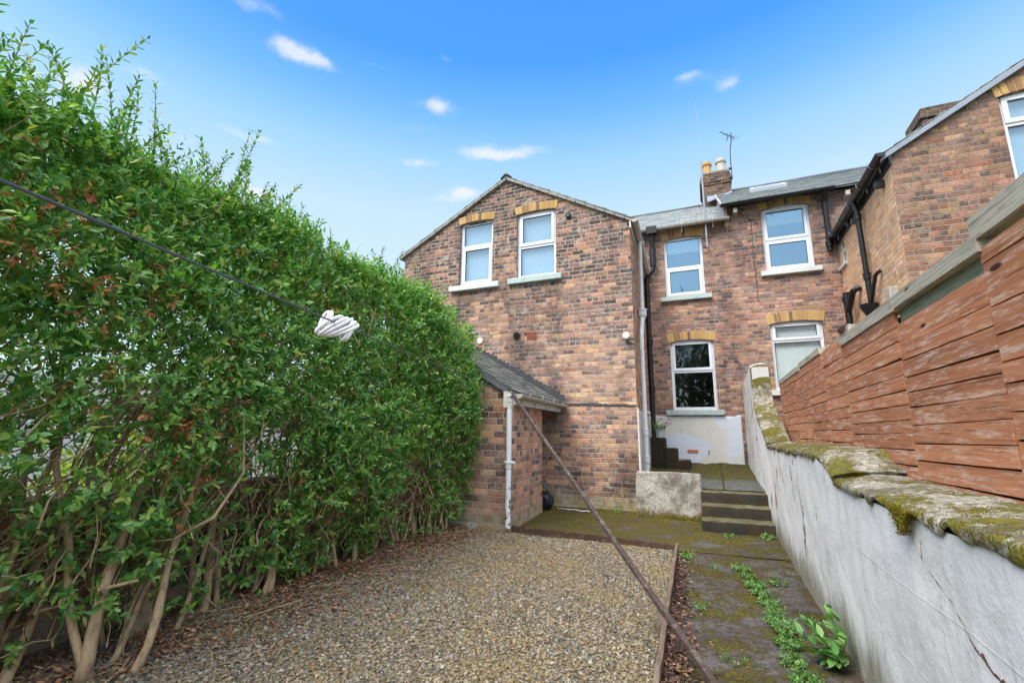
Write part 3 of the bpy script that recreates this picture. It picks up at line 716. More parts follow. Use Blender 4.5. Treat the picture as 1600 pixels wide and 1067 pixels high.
half_gutter(A, 'gutter', (-1.40, 11.06, 6.20), (0.66, 11.06, 6.20), 0.055, 'grey_plastic', (0, -1), 3, 'vent_white')
# wing eaves: fascia, gutter, white downpipe with swan neck
mb = MB(); mb.pbox(SD, -0.05, LS + .05, 5.0, 5.15, 0.001, 0.03); mb.build('fascia', MAT['timber_white'], A)
p0 = SD.P(-0.07, 5.15, 0.10); p1 = SD.P(LS - .1, 5.13, 0.10)
half_gutter(A, 'gutter', p0, p1, 0.062, 'grey_plastic', (1, 0), 4)
wp = lambda u, v, d: SD.P(u, v, d)
pipe(A, 'white_downpipe', [wp(.88, 5.10, .10), wp(.88, 3.55, .09), wp(.80, 3.42, .09), wp(.50, 3.12, .09), wp(.46, 2.96, .09), wp(.46, 0.62, .09)], 0.04, 'cast_white', (3.62, 2.98, 1.32, 0.85), bend=.06)
mb = MB(); c = SD.P(.88, 3.55, .09); mb.lathe(c, [(0.05, -.08), (0.085, .0), (0.085, .09), (0.095, .1), (0.095, .13), (0.05, .135)], 12); mb.build('hopper_head', MAT['cast_white'], A)
# black soil stack in the corner
bx = -1.24; by = 11.18
pipe(A, 'black_soil_pipe', [(bx + .17, by - .08, 6.12), (bx + .17, by - .02, 5.62), (bx + .17, by - .02, 5.20), (bx + .02, by - .02, 5.02), (bx, by - .02, 4.9), (bx, by - .02, 0.5)], 0.058, 'black_plastic', (4.6, 3.4, 2.3, 1.1), bend=.08)
mb = MB(); mb.box(bx + .06, bx + .30, by - .20, by - .02, 6.06, 6.24); mb.build('black_rainwater_hopper', MAT['black_plastic'], A); mb = MB(); mb.tube([(bx + .17, by - .02, 5.72), (bx + .17, by - .02, 5.28)], .075, 12); mb.build('pipe_collar', MAT['black_plastic'], A)
# fixtures on the gable
def disc(root, name, pl, u, v, r, mat, depth=0.03, inner=None, seg=18):
    mb = MB(); c = [(u + r * math.cos(2 * PI * i / seg), v + r * math.sin(2 * PI * i / seg)) for i in range(seg)]
    V = [pl.P(a, b, 0) for a, b in c] + [pl.P(a, b, depth) for a, b in c]
    mb.add(V, [tuple(range(seg, 2 * seg))] + [(i, (i + 1) % seg, seg + (i + 1) % seg, seg + i) for i in range(seg)])
    o = mb.build(name, MAT[mat], root)
    if inner:
        m2 = MB(); r2 = r * .7; c = [(u + r2 * math.cos(2 * PI * i / seg), v + r2 * math.sin(2 * PI * i / seg)) for i in range(seg)]
        m2.add([pl.P(a, b, depth + .001) for a, b in c] + [pl.P(a, b, depth + .008) for a, b in c], [tuple(range(seg, 2 * seg))] + [(i, (i + 1) % seg, seg + (i + 1) % seg, seg + i) for i in range(seg)])
        m2.build('vent_cover', MAT[inner], o)
    return o
disc(A, 'flue_vent', G, -2.33, 5.46, 0.055, 'vent_dark', 0.05, 'dark_metal')
disc(A, 'round_vent', G, -3.40, 3.14, 0.07, 'vent_dark', 0.03, 'dark_room')
disc(A, 'round_vent', G, -4.20, 3.09, 0.065, 'vent_white', 0.035, 'rope_white')
mb = MB(); mb.pbox(G, -5.14, -5.00, 4.92, 5.03, 0.001, 0.014); mb.build('cement_patch', MAT['verge_mortar'], A)
mb = MB(); mb.pbox(G, -3.19, -2.99, 3.05, 3.20, 0.001, 0.012)
ab = mb.build('air_brick', MAT['terracotta_vent'], A)
mb = MB()
for i in range(8):
    for j in range(5): mb.pbox(G, -3.18 + i * .0235, -3.165 + i * .0235, 3.06 + j * .027, 3.078 + j * .027, 0.0125, 0.015)
mb.build('vent_holes', MAT['vent_dark'], ab)
o = disc(A, 'wall_light', G, -1.30, 2.99, 0.062, 'vent_white', 0.05, 'rope_white')
mb = MB(); mb.tube([G.P(-1.29, 2.88, 0.0), G.P(-1.27, 2.87, .06)], 0.03, 10); mb.tube([G.P(-1.26, 2.88, .01), G.P(-1.16, 2.83, .012)], .006, 5); mb.build('light_sensor', MAT['dark_metal'], o)
# bitumen line left by an old roof, and the stepped flashing over the outhouse
mb = MB(); n_ = 26
for i in range(n_):
    ua = -2.46 + (1.27) * i / n_; ub = ua + 1.27 / n_ + .004; w_ = 0.034 + random.uniform(-.006, .008); vc = 1.80 - .035 * i / n_ + random.uniform(-.006, .006)
    mb.pbox(G, ua, ub, vc - w_ / 2, vc + w_ / 2, 0.0, 0.010 + random.uniform(0, .004))
for i in range(24):                       # stepped flashing
    ua = -4.5 + i * 0.085; vr = 1.83 + (-2.45 - ua) * 0.565
    mb.pbox(G, ua, ua + .09, vr - .05, vr + .105 + random.uniform(-.014, .014), 0.0, 0.014 + random.uniform(0, .004))
mb.build('bitumen_flashing', MAT['bitumen'], A)
# air brick, stains of the rendered base
mb = MB(); mb.pbox(RW, -0.55, -0.33, 0.90, 0.965, 0.02, 0.034); mb.build('air_brick', MAT['terracotta_vent'], A)
mb = MB(); mb.pbox(RW, -0.12, -0.10, 0.86, 0.90, 0.02, 0.036); mb.build('wall_fixing', MAT['dark_metal'], A); mb = MB(); mb.pbox(RW, -0.12, -0.10, 0.92, 0.96, 0.02, 0.036); mb.build('wall_fixing', MAT['dark_metal'], A)
# chimney on the party wall
mb = MB(); cx0, cx1, cy0, cy1 = 0.17, 0.97, 14.2, 15.3
mb.box(cx0, cx1, cy0, cy1, 7.2, 8.72)
rc = random.Random(8)
for i, (z0, z1, e) in enumerate(((8.72, 8.79, .03), (8.795, 8.87, .055), (8.875, 8.95, .035), (8.955, 9.03, .02), (9.035, 9.12, .0))):
    x = cx0 - e
    while x < cx1 + e - .01:            # worn bricks of the oversailing courses, each a little out of line
        xe = min(x + rc.uniform(.10, .23), cx1 + e); o_ = rc.uniform(-.018, .016)
        mb.box(x + .004, xe - .004, cy0 - e + o_, cy1 + e, z0 + rc.uniform(0, .006), z1 - rc.uniform(0, .014)); x = xe
    mb.box(cx0 - e + .02, cx1 + e - .02, cy0 - e + .03, cy1 + e - .02, z0 - .005, z1)
ch = mb.build('chimney', MAT['brick_stack'], A)
mb = MB(); mb.box(cx0 + .04, cx1 - .04, cy0 + .04, cy1 - .04, 9.13, 9.19); mb.build('flaunching', MAT['verge_mortar'], ch)
for x, y, m_, k in ((.36, 14.5, 'pot_clay', 1.0), (.76, 14.5, 'pot_grey', 1.06)):
    mb = MB(); mb.lathe((x, y, 9.17), [(.13 * k, 0), (.125 * k, .1), (.118 * k, .34 * k), (.15 * k, .35 * k), (.155 * k, .40 * k), (.125 * k, .42 * k), (.118 * k, .47 * k), (.09 * k, .475 * k), (.085 * k, .3 * k)], 18)
    arc_smooth(mb.build('chimney_pot', MAT[m_], ch), 40)
# TV aerial strapped to the stack, whip aerial on a wall pole
mb = MB(); x, y = 1.02, 14.15
mb.tube([(x, y, 8.75), (x, y, 9.35), (x + .01, y, 9.7), (x + .06, y - .05, 10.0), (x + .06, y - .05, 10.25)], 0.016, 6)
mb.tube([(x - .22, y - .3, 10.18), (x + .16, y + .15, 10.18)], 0.012, 5)
for k in (0, 2, 4, 5, 6):
    f = k / 6; c = Vector((x - .22 + .42 * f, y - .3 + .5 * f, 10.18)); w_ = .05 + .035 * f
    mb.tube([c + Vector((-w_, w_ * .8, 0)), c - Vector((-w_, w_ * .8, 0))], 0.006, 4)
mb.tube([(x - .04, y - .1, 10.18), (x - .05, y - .1, 9.98)], .012, 5)
mb.box(x - .07, x + .02, y - .03, y + .05, 8.82, 8.86); mb.box(x - .07, x + .02, y - .03, y + .05, 9.1, 9.14)
mb.build('tv_aerial', MAT['dark_metal'], A)
mb = MB(); x, y = 0.16, 11.12
mb.tube([(x, y, 5.55), (x, y, 7.75)], 0.021, 8); mb.tube([(x, y, 7.7), (x + .0, y, 8.1), (x - .03, y, 9.4)], [.006, .004, .0025], 5)
mb.box(x - .02, x + .02, y - .02, 11.3, 5.62, 5.66); mb.box(x - .02, x + .02, y - .02, 11.3, 5.86, 5.90); mb.tube([(x - .13, 11.28, 5.88), (x + .13, 11.28, 5.88)], .012, 5)
mb.build('aerial_pole', MAT['metal_grey'], A)

# ------------------------------------------------------------------ house on the right: taller main roof and its own gabled wing
B = thing('terraced_house', 'brick house behind the fence with a roof window and orange side wall carrying black drainpipes', 'house', (3.5, 10, 0))
YN = 8.05; XN = 2.72
NG = Plane((0, YN), (1, 0), (0, -1)); NS = Plane((XN, 0), (0, 1), (-1, 0))
bu = (1.33, 2.27, 4.88, 6.40); bl = (1.29, 2.27, 2.24, 3.72)
mb = MB()
mb.wall(RW, [(0.60, -0.3), (9.0, -0.3), (9.0, 6.55), (0.60, 6.55)], [opening(*bu, .05), opening(*bl, .05)], 0.16)
mb.add([(9, 18.3, -.3), (.6, 18.3, -.3), (.6, 18.3, 6.55), (9, 18.3, 6.55), (9, YR, -.3), (9, YR, 6.55), (9, 14.8, 8.66)], [(0, 1, 2, 3), (0, 3, 6, 5, 4)])
mb.build('rear_wall', MAT['brick_rear'], B)
mb = MB()       # brick cheek between the two roofs
mb.hexa([(.57, 11.12, 6.0), (.63, 11.12, 6.0), (.63, 14.8, 8.2), (.57, 14.8, 8.2), (.57, 11.12, 6.50), (.63, 11.12, 6.50), (.63, 14.8, 8.64), (.57, 14.8, 8.64)]); mb.build('roof_cheek', MAT['brick_rear'], B)
mb = MB()
mb.hexa([(.545, 11.1, 6.18), (.57, 11.1, 6.18), (.57, 14.8, 8.34), (.545, 14.8, 8.34), (.545, 11.1, 6.33), (.57, 11.1, 6.33), (.57, 14.8, 8.48), (.545, 14.8, 8.48)])
mb.build('lead_flashing', MAT['lead'], B); mb = MB()
mb.hexa([(.30, 13.9, 8.03), (.98, 13.9, 8.21), (.98, 14.3, 8.44), (.30, 14.3, 8.42), (.30, 13.9, 8.07), (.98, 13.9, 8.25), (.98, 14.3, 8.48), (.30, 14.3, 8.46)])
mb.build('lead_flashing', MAT['lead'], B)
arch(B, RW, *bu[:2], bu[3], .05, .17, 12); arch(B, RW, *bl[:2], bl[3], .05, .22, 15)
window(B, RW, *bu, 5.60, 0.07, 'both', 'blind_white', glass='glass_sky_tint', drop=0.26); window(B, RW, *bl, 3.30, 0.07, 'high', 'blind_white', glass='glass_clear', drop=1.0)
sill(B, RW, 1.22, 2.38, 4.76, 4.88, 'sill_pale', 0.1); sill(B, RW, 1.2, 2.36, 2.12, 2.24, 'sill_pale', 0.1)
br = math.hypot(3.8, 2.2); bB = (0, 3.8 / br, 2.2 / br)
slates('main_roof', (.53, 11.03, 6.50), (1, 0, 0), bB, 8.6, br, 'slate_mid', B, w=0.26, e=0.2, seed=8)
slates('main_roof', (.53, 18.6, 6.50), (1, 0, 0), (0, -3.8 / br, 2.2 / br), 8.6, br, 'slate_mid', B, w=0.5, e=0.4, seed=9)
ridge_tiles(B, (.98, 14.83, 8.76), (9.1, 14.83, 8.76), 'slate_dark', 18)
mb = MB(); mb.hexa([(.515, 11.0, 6.44), (.53, 11.0, 6.44), (.53, 14.8, 8.64), (.515, 14.8, 8.64), (.515, 11.0, 6.54), (.53, 11.0, 6.54), (.53, 14.8, 8.74), (.515, 14.8, 8.74)]); mb.build('verge_board', MAT['timber_white'], B)
half_gutter(B, 'gutter', (.50, 11.0, 6.50), (2.72, 11.0, 6.50), 0.062, 'black_plastic', (0, -1), 3)
for x in (.80, 2.96): mb = MB(); mb.box(x - .04, x + .04, 11.06, 11.3, 6.30, 6.40); mb.build('gutter_support', MAT['grey_plastic'], B)
pipe(B, 'black_downpipe', [(2.555, 11.0, 6.44), (2.555, 11.20, 6.3), (2.555, 11.22, 5.15)], 0.055, 'black_plastic', (5.3,), bend=.05)
mb = MB(); mb.tube([RW.P(1.10, 6.30, .012), RW.P(1.12, 6.2, .012), RW.P(1.11, 5.2, .012), RW.P(1.12, 4.2, .012)], .007, 5)
mb.tube([RW.P(.85, 6.4, .012), RW.P(1.10, 6.18, .012)], .006, 5); mb.pbox(RW, 1.08, 1.16, 6.16, 6.22, .005, .04); mb.build('telephone_cable', MAT['cable'], B)
# roof window
on = np.array([1.37, 12.93, 7.60 + .03]); a_ = np.array([1, 0, 0]); b_ = np.array(bB); n_ = np.cross(a_, b_)
def skbox(m, u0, u1, w0, w1, h0, h1):
    q = lambda u, w, h: tuple(on + a_ * u + b_ * w + n_ * h)
    m.hexa([q(u0, w0, h0), q(u1, w0, h0), q(u1, w1, h0), q(u0, w1, h0), q(u0, w0, h1), q(u1, w0, h1), q(u1, w1, h1), q(u0, w1, h1)])
m = MB()
for q in ((0, .82, 0, .07), (0, .82, .5, .57), (0, .07, .07, .5), (.75, .82, .07, .5)): skbox(m, *q, 0.0, .085)
sk = m.build('roof_window', MAT['upvc'], B)
m = MB(); skbox(m, .07, .75, .07, .5, .03, .06); m.build('pane', MAT['glass'], sk)
# wing
m = MB(); nw = (4.05, 4.95, 4.56, 6.10)
m.wall(NG, [(XN, -.3), (7.72, -.3), (7.72, 5.42), (5.22, 6.92), (XN, 5.42)], [opening(*nw, .05)], 0.16)
m.build('gable_wall', MAT['brick_next'], B)
m = MB(); nsw = (10.86, 11.22, 4.78, 5.36)
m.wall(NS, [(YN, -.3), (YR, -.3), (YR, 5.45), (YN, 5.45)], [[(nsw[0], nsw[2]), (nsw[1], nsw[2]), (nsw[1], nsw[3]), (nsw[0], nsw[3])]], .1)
m.build('wing_side_wall', MAT['brick_sun_tint'], B)
m = MB(); m.add([(7.72, YN, -.3), (7.72, YN, 5.4), (7.72, YR, 5.4), (7.72, YR, -.3)], [(3, 2, 1, 0)]); m.build('wing_side_wall', MAT['brick_next'], B)
arch(B, NG, *nw[:2], nw[3], .05, .2, 12); window(B, NG, *nw, 5.63, .06, 'high', 'blind_blue', drop=1.0)
sill(B, NG, 3.92, 5.08, 4.44, 4.56, 'sill_pale', .1)
window(B, NS, *nsw, 5.08, .03, 'none', 'blind_white'); sill(B, NS, 10.8, 11.28, 4.70, 4.78, 'sill_pale', .05)
wr = math.hypot(2.6, 1.56); 
slates('wing_roof', (2.60, 7.98, 5.44), (0, 1, 0), (2.6 / wr, 0, 1.56 / wr), 4.3, wr + .03, 'slate_mid', B, seed=12)
slates('wing_roof', (7.84, 7.98, 5.44), (0, 1, 0), (-2.6 / wr, 0, 1.56 / wr), 4.3, wr + .03, 'slate_mid', B, seed=13)
for s_, x0 in ((1, 2.60), (-1, 7.84)):
    m = MB()
    q = lambda f, dz, y: (x0 + s_ * 2.62 * f, y, 5.44 + 1.572 * f + dz)
    v = [q(0, -.085, 7.975), q(1, -.085, 7.975), q(1, -.085, 8.04), q(0, -.085, 8.04), q(0, -.012, 7.975), q(1, -.012, 7.975), q(1, -.012, 8.04), q(0, -.012, 8.04)]
    m.hexa(v if s_ > 0 else [v[i] for i in (1, 0, 3, 2, 5, 4, 7, 6)])
    m.build('verge', MAT['lead'], B)
ridge_tiles(B, (5.22, 7.97, 7.03), (5.22, 12.2, 7.03), 'slate_dark', 9)
half_gutter(B, 'gutter', (2.585, 7.93, 5.46), (2.585, 11.28, 5.44), 0.065, 'black_plastic', (-1, 0), 5, 'metal_grey')
m = MB(); m.pbox(NS, 7.98, 11.3, 5.28, 5.42, .001, .03); m.build('fascia', MAT['black_plastic'], B)
for y in (8.35, 9.72): m = MB(); m.pbox(NS, y, y + .1, 5.12, 5.22, .0, .12); m.build('gutter_support', MAT['dark_metal'], B)
pipe(B, 'black_downpipe', [(2.585, 9.46, 5.42), (2.62, 9.46, 5.2), (2.64, 9.46, 3.52)], .045, 'black_plastic', (5.1, 4.0), bend=.04)
m = MB(); m.lathe((2.60, 9.44, 3.30), [(.055, -.12), (.06, 0), (.13, .14), (.14, .20), (.11, .2), (.04, .05)], 14); arc_smooth(m.build('drain_hopper', MAT['black_plastic'], B), 40)
pipe(B, 'black_waste_pipe', [(2.60, 9.44, 3.28), (2.60, 9.44, 3.02), (2.62, 9.0, 2.95), (2.72, 8.8, 3.0)], .05, 'black_plastic', (), bend=.08)
pipe(B, 'overflow_pipe', [(2.70, 9.0, 3.95), (2.64, 9.05, 3.92), (2.62, 9.38, 3.52)], .028, 'black_plastic', (), bend=.04)
pipe(B, 'black_soil_pipe', [(2.58, 10.62, 4.05), (2.58, 10.62, 2.0)], .06, 'black_plastic', (3.9, 3.3, 2.7), bend=.04)
pipe(B, 'black_waste_pipe', [(2.72, 10.18, 4.02), (2.60, 10.22, 3.98), (2.58, 10.58, 3.68)], .055, 'black_plastic', (), bend=.07)
pipe(B, 'black_waste_pipe', [(2.56, 10.62, 3.4), (2.56, 11.05, 3.43), (2.56, 11.3, 3.44)], .05, 'black_plastic', (), bend=.05)
m = MB(); m.pbox(NS, 8.42, 8.62, 3.27, 3.52, .001, .13); o = m.build('meter_box', MAT['grey_plastic'], B); bv = o.modifiers.new('e', 'BEVEL'); bv.width = .02; bv.segments = 2
# chimney behind the wing roof
m = MB(); m.box(4.74, 6.2, 12.0, 12.9, 6.6, 8.24); m.box(4.70, 6.24, 11.96, 12.94, 8.24, 8.33); m.box(4.74, 6.2, 12.0, 12.9, 8.33, 8.5); m.build('chimney', MAT['brick_stack'], B)
# ------------------------------------------------------------------ outhouse
O = thing('outhouse', 'small brick outhouse with sloping slate roof and peeling white drainpipe, built against the gable', 'outhouse', (-3.3, 7, 0))
YO = 5.95
OF = Plane((0, YO), (1, 0), (0, -1))
_d = math.hypot(-0.14, 1.65); OS = Plane((-2.53, YO), (-0.14 / _d, 1.65 / _d), (1.65 / _d, 0.14 / _d))
zr = lambda x: 1.84 + (-2.50 - x) * 0.60
mb = MB()
mb.wall(OF, [(-4.6, -.3), (-2.53, -.3), (-2.53, zr(-2.53) - .06), (-4.6, zr(-4.6) - .06)])
mb.build('front_wall', MAT['brick_out'], O)
mb = MB()
mb.wall(OS, [(0, -.3), (_d, -.3), (_d, 1.74), (0, 1.74)])
e = OS.P(_d, 0, 0); mb.add([(e[0], e[1], -.3), (e[0] - .24, e[1], -.3), (e[0] - .24, e[1], 1.9), (e[0], e[1], 1.9)], [(0, 1, 2, 3)])
mb.build('side_wall', MAT['brick_out'], O)
mb = MB(); mb.box(-3.0, -2.94, 7.60, 8.19, .04, 1.78); o = mb.build('door', MAT['brown_timber'], O)
mb = MB()
for i in range(4): mb.box(-2.94, -2.93, 7.62 + i * .145, 7.75 + i * .145, .06, 1.76)
mb.build('door_board', MAT['brown_timber'], o)
# slate roof: up-slope runs to the left
lo = math.hypot(2.2, 1.32)
slates('roof', (-2.41, 5.90, 1.80), (-.02, 1, 0), (-2.2 / lo, 0, 1.32 / lo), 2.29, lo, 'slate_shed', O, w=.24, e=.145, th=.012, seed=21)
mb = MB()     # dark slate verge at the front
for i in range(16):
    xa = -2.44 - i * .13; xb = xa - .127; j = random.uniform(-.006, .006)
    mb.hexa([(xb, 5.885 + j, zr(xb) - .075), (xa, 5.885 + j, zr(xa) - .075), (xa, 5.955, zr(xa) - .075), (xb, 5.955, zr(xb) - .075), (xb, 5.885 + j, zr(xb) - .012), (xa, 5.885 + j, zr(xa) - .012), (xa, 5.955, zr(xa) - .012), (xb, 5.955, zr(xb) - .012)])
mb.build('verge', MAT['slate_dark'], O)
mb = MB(); mb.hexa([(-2.50, 5.90, 1.66), (-2.47, 5.90, 1.66), (-2.51, 8.15, 1.66), (-2.54, 8.15, 1.66), (-2.50, 5.90, 1.79), (-2.47, 5.90, 1.79), (-2.51, 8.15, 1.79), (-2.54, 8.15, 1.79)]); mb.build('fascia', MAT['timber_white'], O)
half_gutter(O, 'gutter', (-2.40, 5.88, 1.80), (-2.44, 8.14, 1.79), 0.058, 'grey_plastic', (1, 0), 4)
mb = MB(); mb.tube([(-2.535, 5.90, 1.74), (-2.545, 5.895, 1.55), (-2.55, 5.895, .06)], .037, 12)
for z in (1.74, .86): mb.lathe((-2.55 + (.01 if z > 1 else 0), 5.895, z), [(.038, -.05), (.046, -.045), (.046, .02), (.050, .025), (.050, .04), (.038, .045)], 12)
mb.box(-2.63, -2.47, 5.915, 5.945, .88, .91); arc_smooth(mb.build('downpipe', MAT['paint_peel'], O), 45)
mb = MB(); mb.box(-2.62, -2.50, 5.86, 5.95, 1.62, 1.84); mb.build('gutter_end', MAT['timber_white'], O)
mb = MB(); mb.tube([(-2.56, 5.90, 1.86), (-2.52, 5.84, 1.88), (-2.47, 5.83, 1.84), (-2.46, 5.84, 1.78), (-2.52, 5.86, 1.76)], .011, 6); mb.build('line_hook', MAT['dark_metal'], O)

# ------------------------------------------------------------------ ground
def grid_sheet(name, xs, ys, zf, mat, kind='structure', parent=None):
    X, Y = np.meshgrid(xs, ys); x = X.ravel(); y = Y.ravel()
    if name == 'landing': x = np.where(y < 8.22, np.maximum(x, -1.165), x)
    z = zf(x, y)
    nx, ny = len(xs), len(ys); ii = np.arange(nx * ny).reshape(ny, nx)
    F = np.stack([ii[:-1, :-1], ii[:-1, 1:], ii[1:, 1:], ii[1:, :-1]], -1).reshape(-1, 4)
    o = big(name, np.c_[x, y, z], F, MAT[mat], parent, smooth=True)
    if kind: tag(o, kind=kind)
    return o
mb = MB(); mb.add([(-900, -900, -.06), (900, -900, -.06), (900, 900, -.06), (-900, 900, -.06)], [(0, 1, 2, 3)]); tag(mb.build('ground', MAT['ground']), kind='structure')
EX = lambda y: np.interp(y, [-2, 2.6, 3.55, 4.1, 5.75, 5.9], [-.32, -.34, -.385, -.40, -.46, -.47])
grid_sheet('gravel_ground', np.arange(-4.6, -.3, .05), np.arange(-2.0, 6.1, .05), lambda x, y: np.where(x > EX(y) - .02, -.03, 0.004 + .035 * (fbm(np.c_[x * .9, y * .9, x * 0], 3, 2) - .5) + .03 * np.exp(-((x + 3.4) / .35) ** 2)), 'gravel_bed')
grid_sheet('path', np.arange(-.52, .70, .025), np.arange(-2.0, 7.2, .025), lambda x, y: .002 + .02 * (fbm(np.c_[x * 3, y * 3, x * 0], 8, 4) - .5) - .02 * np.exp(-((x + .42) / .08) ** 2), 'path')
grid_sheet('path', np.arange(-3.1, .70, .03), np.arange(5.88, 8.23, .03), lambda x, y: .008 + .03 * (fbm(np.c_[x * 2.5, y * 2.5, x * 0], 9, 4) - .5) + .03 * np.exp(-((y - 8.2) / .12) ** 2), 'path')
# raised landing with steps
LZ = lambda y: .46 + (y - 7.75) * .045
st = thing('concrete_steps', 'flight of three mossy concrete steps up to the landing beside the white wall', 'steps', (.2, 7.4, 0))
for k, (y0, z1) in enumerate(((7.12, .15), (7.44, .30), (7.76, .455))):
    xs = np.linspace(-.22, .70, 30); prof = [(y0, -.05), (y0, z1 - .02), (y0 + .012, z1 - .004), (y0 + .03, z1), (y0 + .36, z1 + .004)]
    V = []
    for a, (yy, zz) in enumerate(prof):
        for x in xs: V.append((x, yy + .016 * (mnoise.noise((x * 7, zz * 9, k * 3)) if a < 4 else 0), zz + (.009 * mnoise.noise((x * 9, yy * 9, k)) if a > 0 else 0)))
    n = len(xs); F = [(a * n + i, a * n + i + 1, (a + 1) * n + i + 1, (a + 1) * n + i) for a in range(4) for i in range(n - 1)]
    # side cheek
    F += [(0, n, 2 * n, 3 * n, 4 * n)]
    mbb = MB(); mbb.add(V, F); arc_smooth(mbb.build('step', MAT['steps'], st), 50)
grid_sheet('landing', np.arange(-1.36, .72, .03), np.arange(8.02, 11.32, .03), lambda x, y: LZ(y) + .012 * (fbm(np.c_[x * 4, y * 4, x * 0], 12, 3) - .5) + .07 * np.exp(-((y - 11.28) / .16) ** 2) * (.5 + fbm(np.c_[x * 5, y * 5, x * 0], 14, 2)), 'landing')
# low rendered wall that fronts the landing
def rough_block(name, x0, x1, y0, y1, z0, z1, mat, amp=.012, res=.03, seed=0, parent=None, r=.02, top=None):
    import bmesh
    bm = bmesh.new(); bmesh.ops.create_cube(bm, size=1)
    for v in bm.verts: v.co = Vector(((x0 + x1) / 2 + v.co.x * (x1 - x0), (y0 + y1) / 2 + v.co.y * (y1 - y0), (z0 + z1) / 2 + v.co.z * (z1 - z0)))
    bmesh.ops.bevel(bm, geom=bm.edges[:], offset=r, segments=2, affect='EDGES')
    for ax, (a, b) in enumerate(((x0, x1), (y0, y1), (z0, z1))):
        k = int((b - a) / res)
        for i in range(1, k):
            no = [0, 0, 0]; no[ax] = 1; co = [0, 0, 0]; co[ax] = a + (b - a) * i / k
            bmesh.ops.bisect_plane(bm, geom=bm.verts[:] + bm.edges[:] + bm.faces[:], plane_co=co, plane_no=no)
    bm.normal_update()
    for v in bm.verts:
        s_ = mnoise.noise(v.co * 4 + Vector((seed, 0, 0))) * .6 + mnoise.noise(v.co * 13 + Vector((0, seed, 0))) * .3 + mnoise.noise(v.co * 35) * .15
        v.co += v.normal * s_ * amp
        if top and v.co.z > (z0 + z1) / 2: v.co.z += top(v.co.x, v.co.y) * (v.co.z - (z0 + z1) / 2) / ((z1 - z0) / 2)
    vs = [tuple(v.co) for v in bm.verts]; bm.verts.index_update(); fs = [tuple(v.index for v in f.verts) for f in bm.faces]; bm.free()
    m = MB(); m.add(vs, fs); return arc_smooth(m.build(name, MAT[mat], parent), 45)
tag(rough_block('landing_wall', -1.20, -.215, 7.93, 8.14, -.05, .69, 'concrete_pale', .016, .035, 2), 'low pale grey rendered wall at the front of the landing, left of the mossy steps', 'wall')
# little steps up to the side door
ds = thing('door_steps', 'three narrow dark concrete steps against the white rendered base behind the low grey wall', 'steps', (-.85, 10.9, LZ(10.9)))
for i, (x0, x1, h) in enumerate(((-1.36, -.98, .62), (-.98, -.74, .40), (-.74, -.48, .16))):
    rough_block('step', x0, x1, 10.55, 11.26, .4, LZ(10.9) + h, 'steps', .010, .06, 5 + i, ds)
# ------------------------------------------------------------------ white garden wall with mossy coping
W = thing('garden_wall', 'white painted garden wall with a mossy stepped coping along the right side of the path', 'wall', (.83, 5, 0))
XW = .655
ty = [(-2.0, 1.02), (1.2, 1.02), (2.0, 1.00), (3.30, 1.00), (3.46, 1.01), (3.70, 1.13), (4.0, 1.14), (7.28, 1.145), (7.32, 1.16), (8.85, 1.76), (8.88, 2.42), (9.2, 2.47), (11.28, 2.32)]
TZ = lambda y: np.interp(y, [a for a, b in ty], [b for a, b in ty])
ys = np.unique(np.round(np.concatenate([np.arange(-2, 11.285, .04), [3.46, 3.7, 8.85, 11.28]]), 3)); vs_ = np.linspace(0, 1, 34)
YY, VV = np.meshgrid(ys, vs_); y = YY.ravel(); v = VV.ravel(); z = -.05 + v * (TZ(y) + .03)
nz = fbm(np.c_[y * 1.6, z * 1.6, y * 0], 21, 4) - .5; nz2 = fbm(np.c_[y * 9, z * 9, y * 0], 25, 3) - .5
x = XW - nz * .035 - nz2 * .006 + .02 * np.exp(-(z / .12) ** 2) * (fbm(np.c_[y * 5, z * 0, y * 0], 31, 3) - .3)
ii = np.arange(len(y)).reshape(len(vs_), len(ys)); Ff = np.stack([ii[:-1, :-1], ii[1:, :-1], ii[1:, 1:], ii[:-1, 1:]], -1).reshape(-1, 4)
big('painted_face', np.c_[x, y, z], Ff, MAT['wall_paint'], W, smooth=True)
mb = MB(); mb.box(XW + .04, .96, -2, 8.85, -.05, .97); mb.box(XW + .04, .96, 7.3, 8.86, .97, 1.13); mb.box(XW + .04, .93, 8.88, 11.28, -.05, 2.3)
mb.hexa([(XW + .02, 8.87, 1.6), (.93, 8.87, 1.6), (.93, 8.95, 1.6), (XW + .02, 8.95, 1.6), (XW + .02, 8.87, 2.43), (.93, 8.87, 2.43), (.93, 8.95, 2.43), (XW + .02, 8.95, 2.43)]); mb.build('wall_core', MAT['render_side'], W)
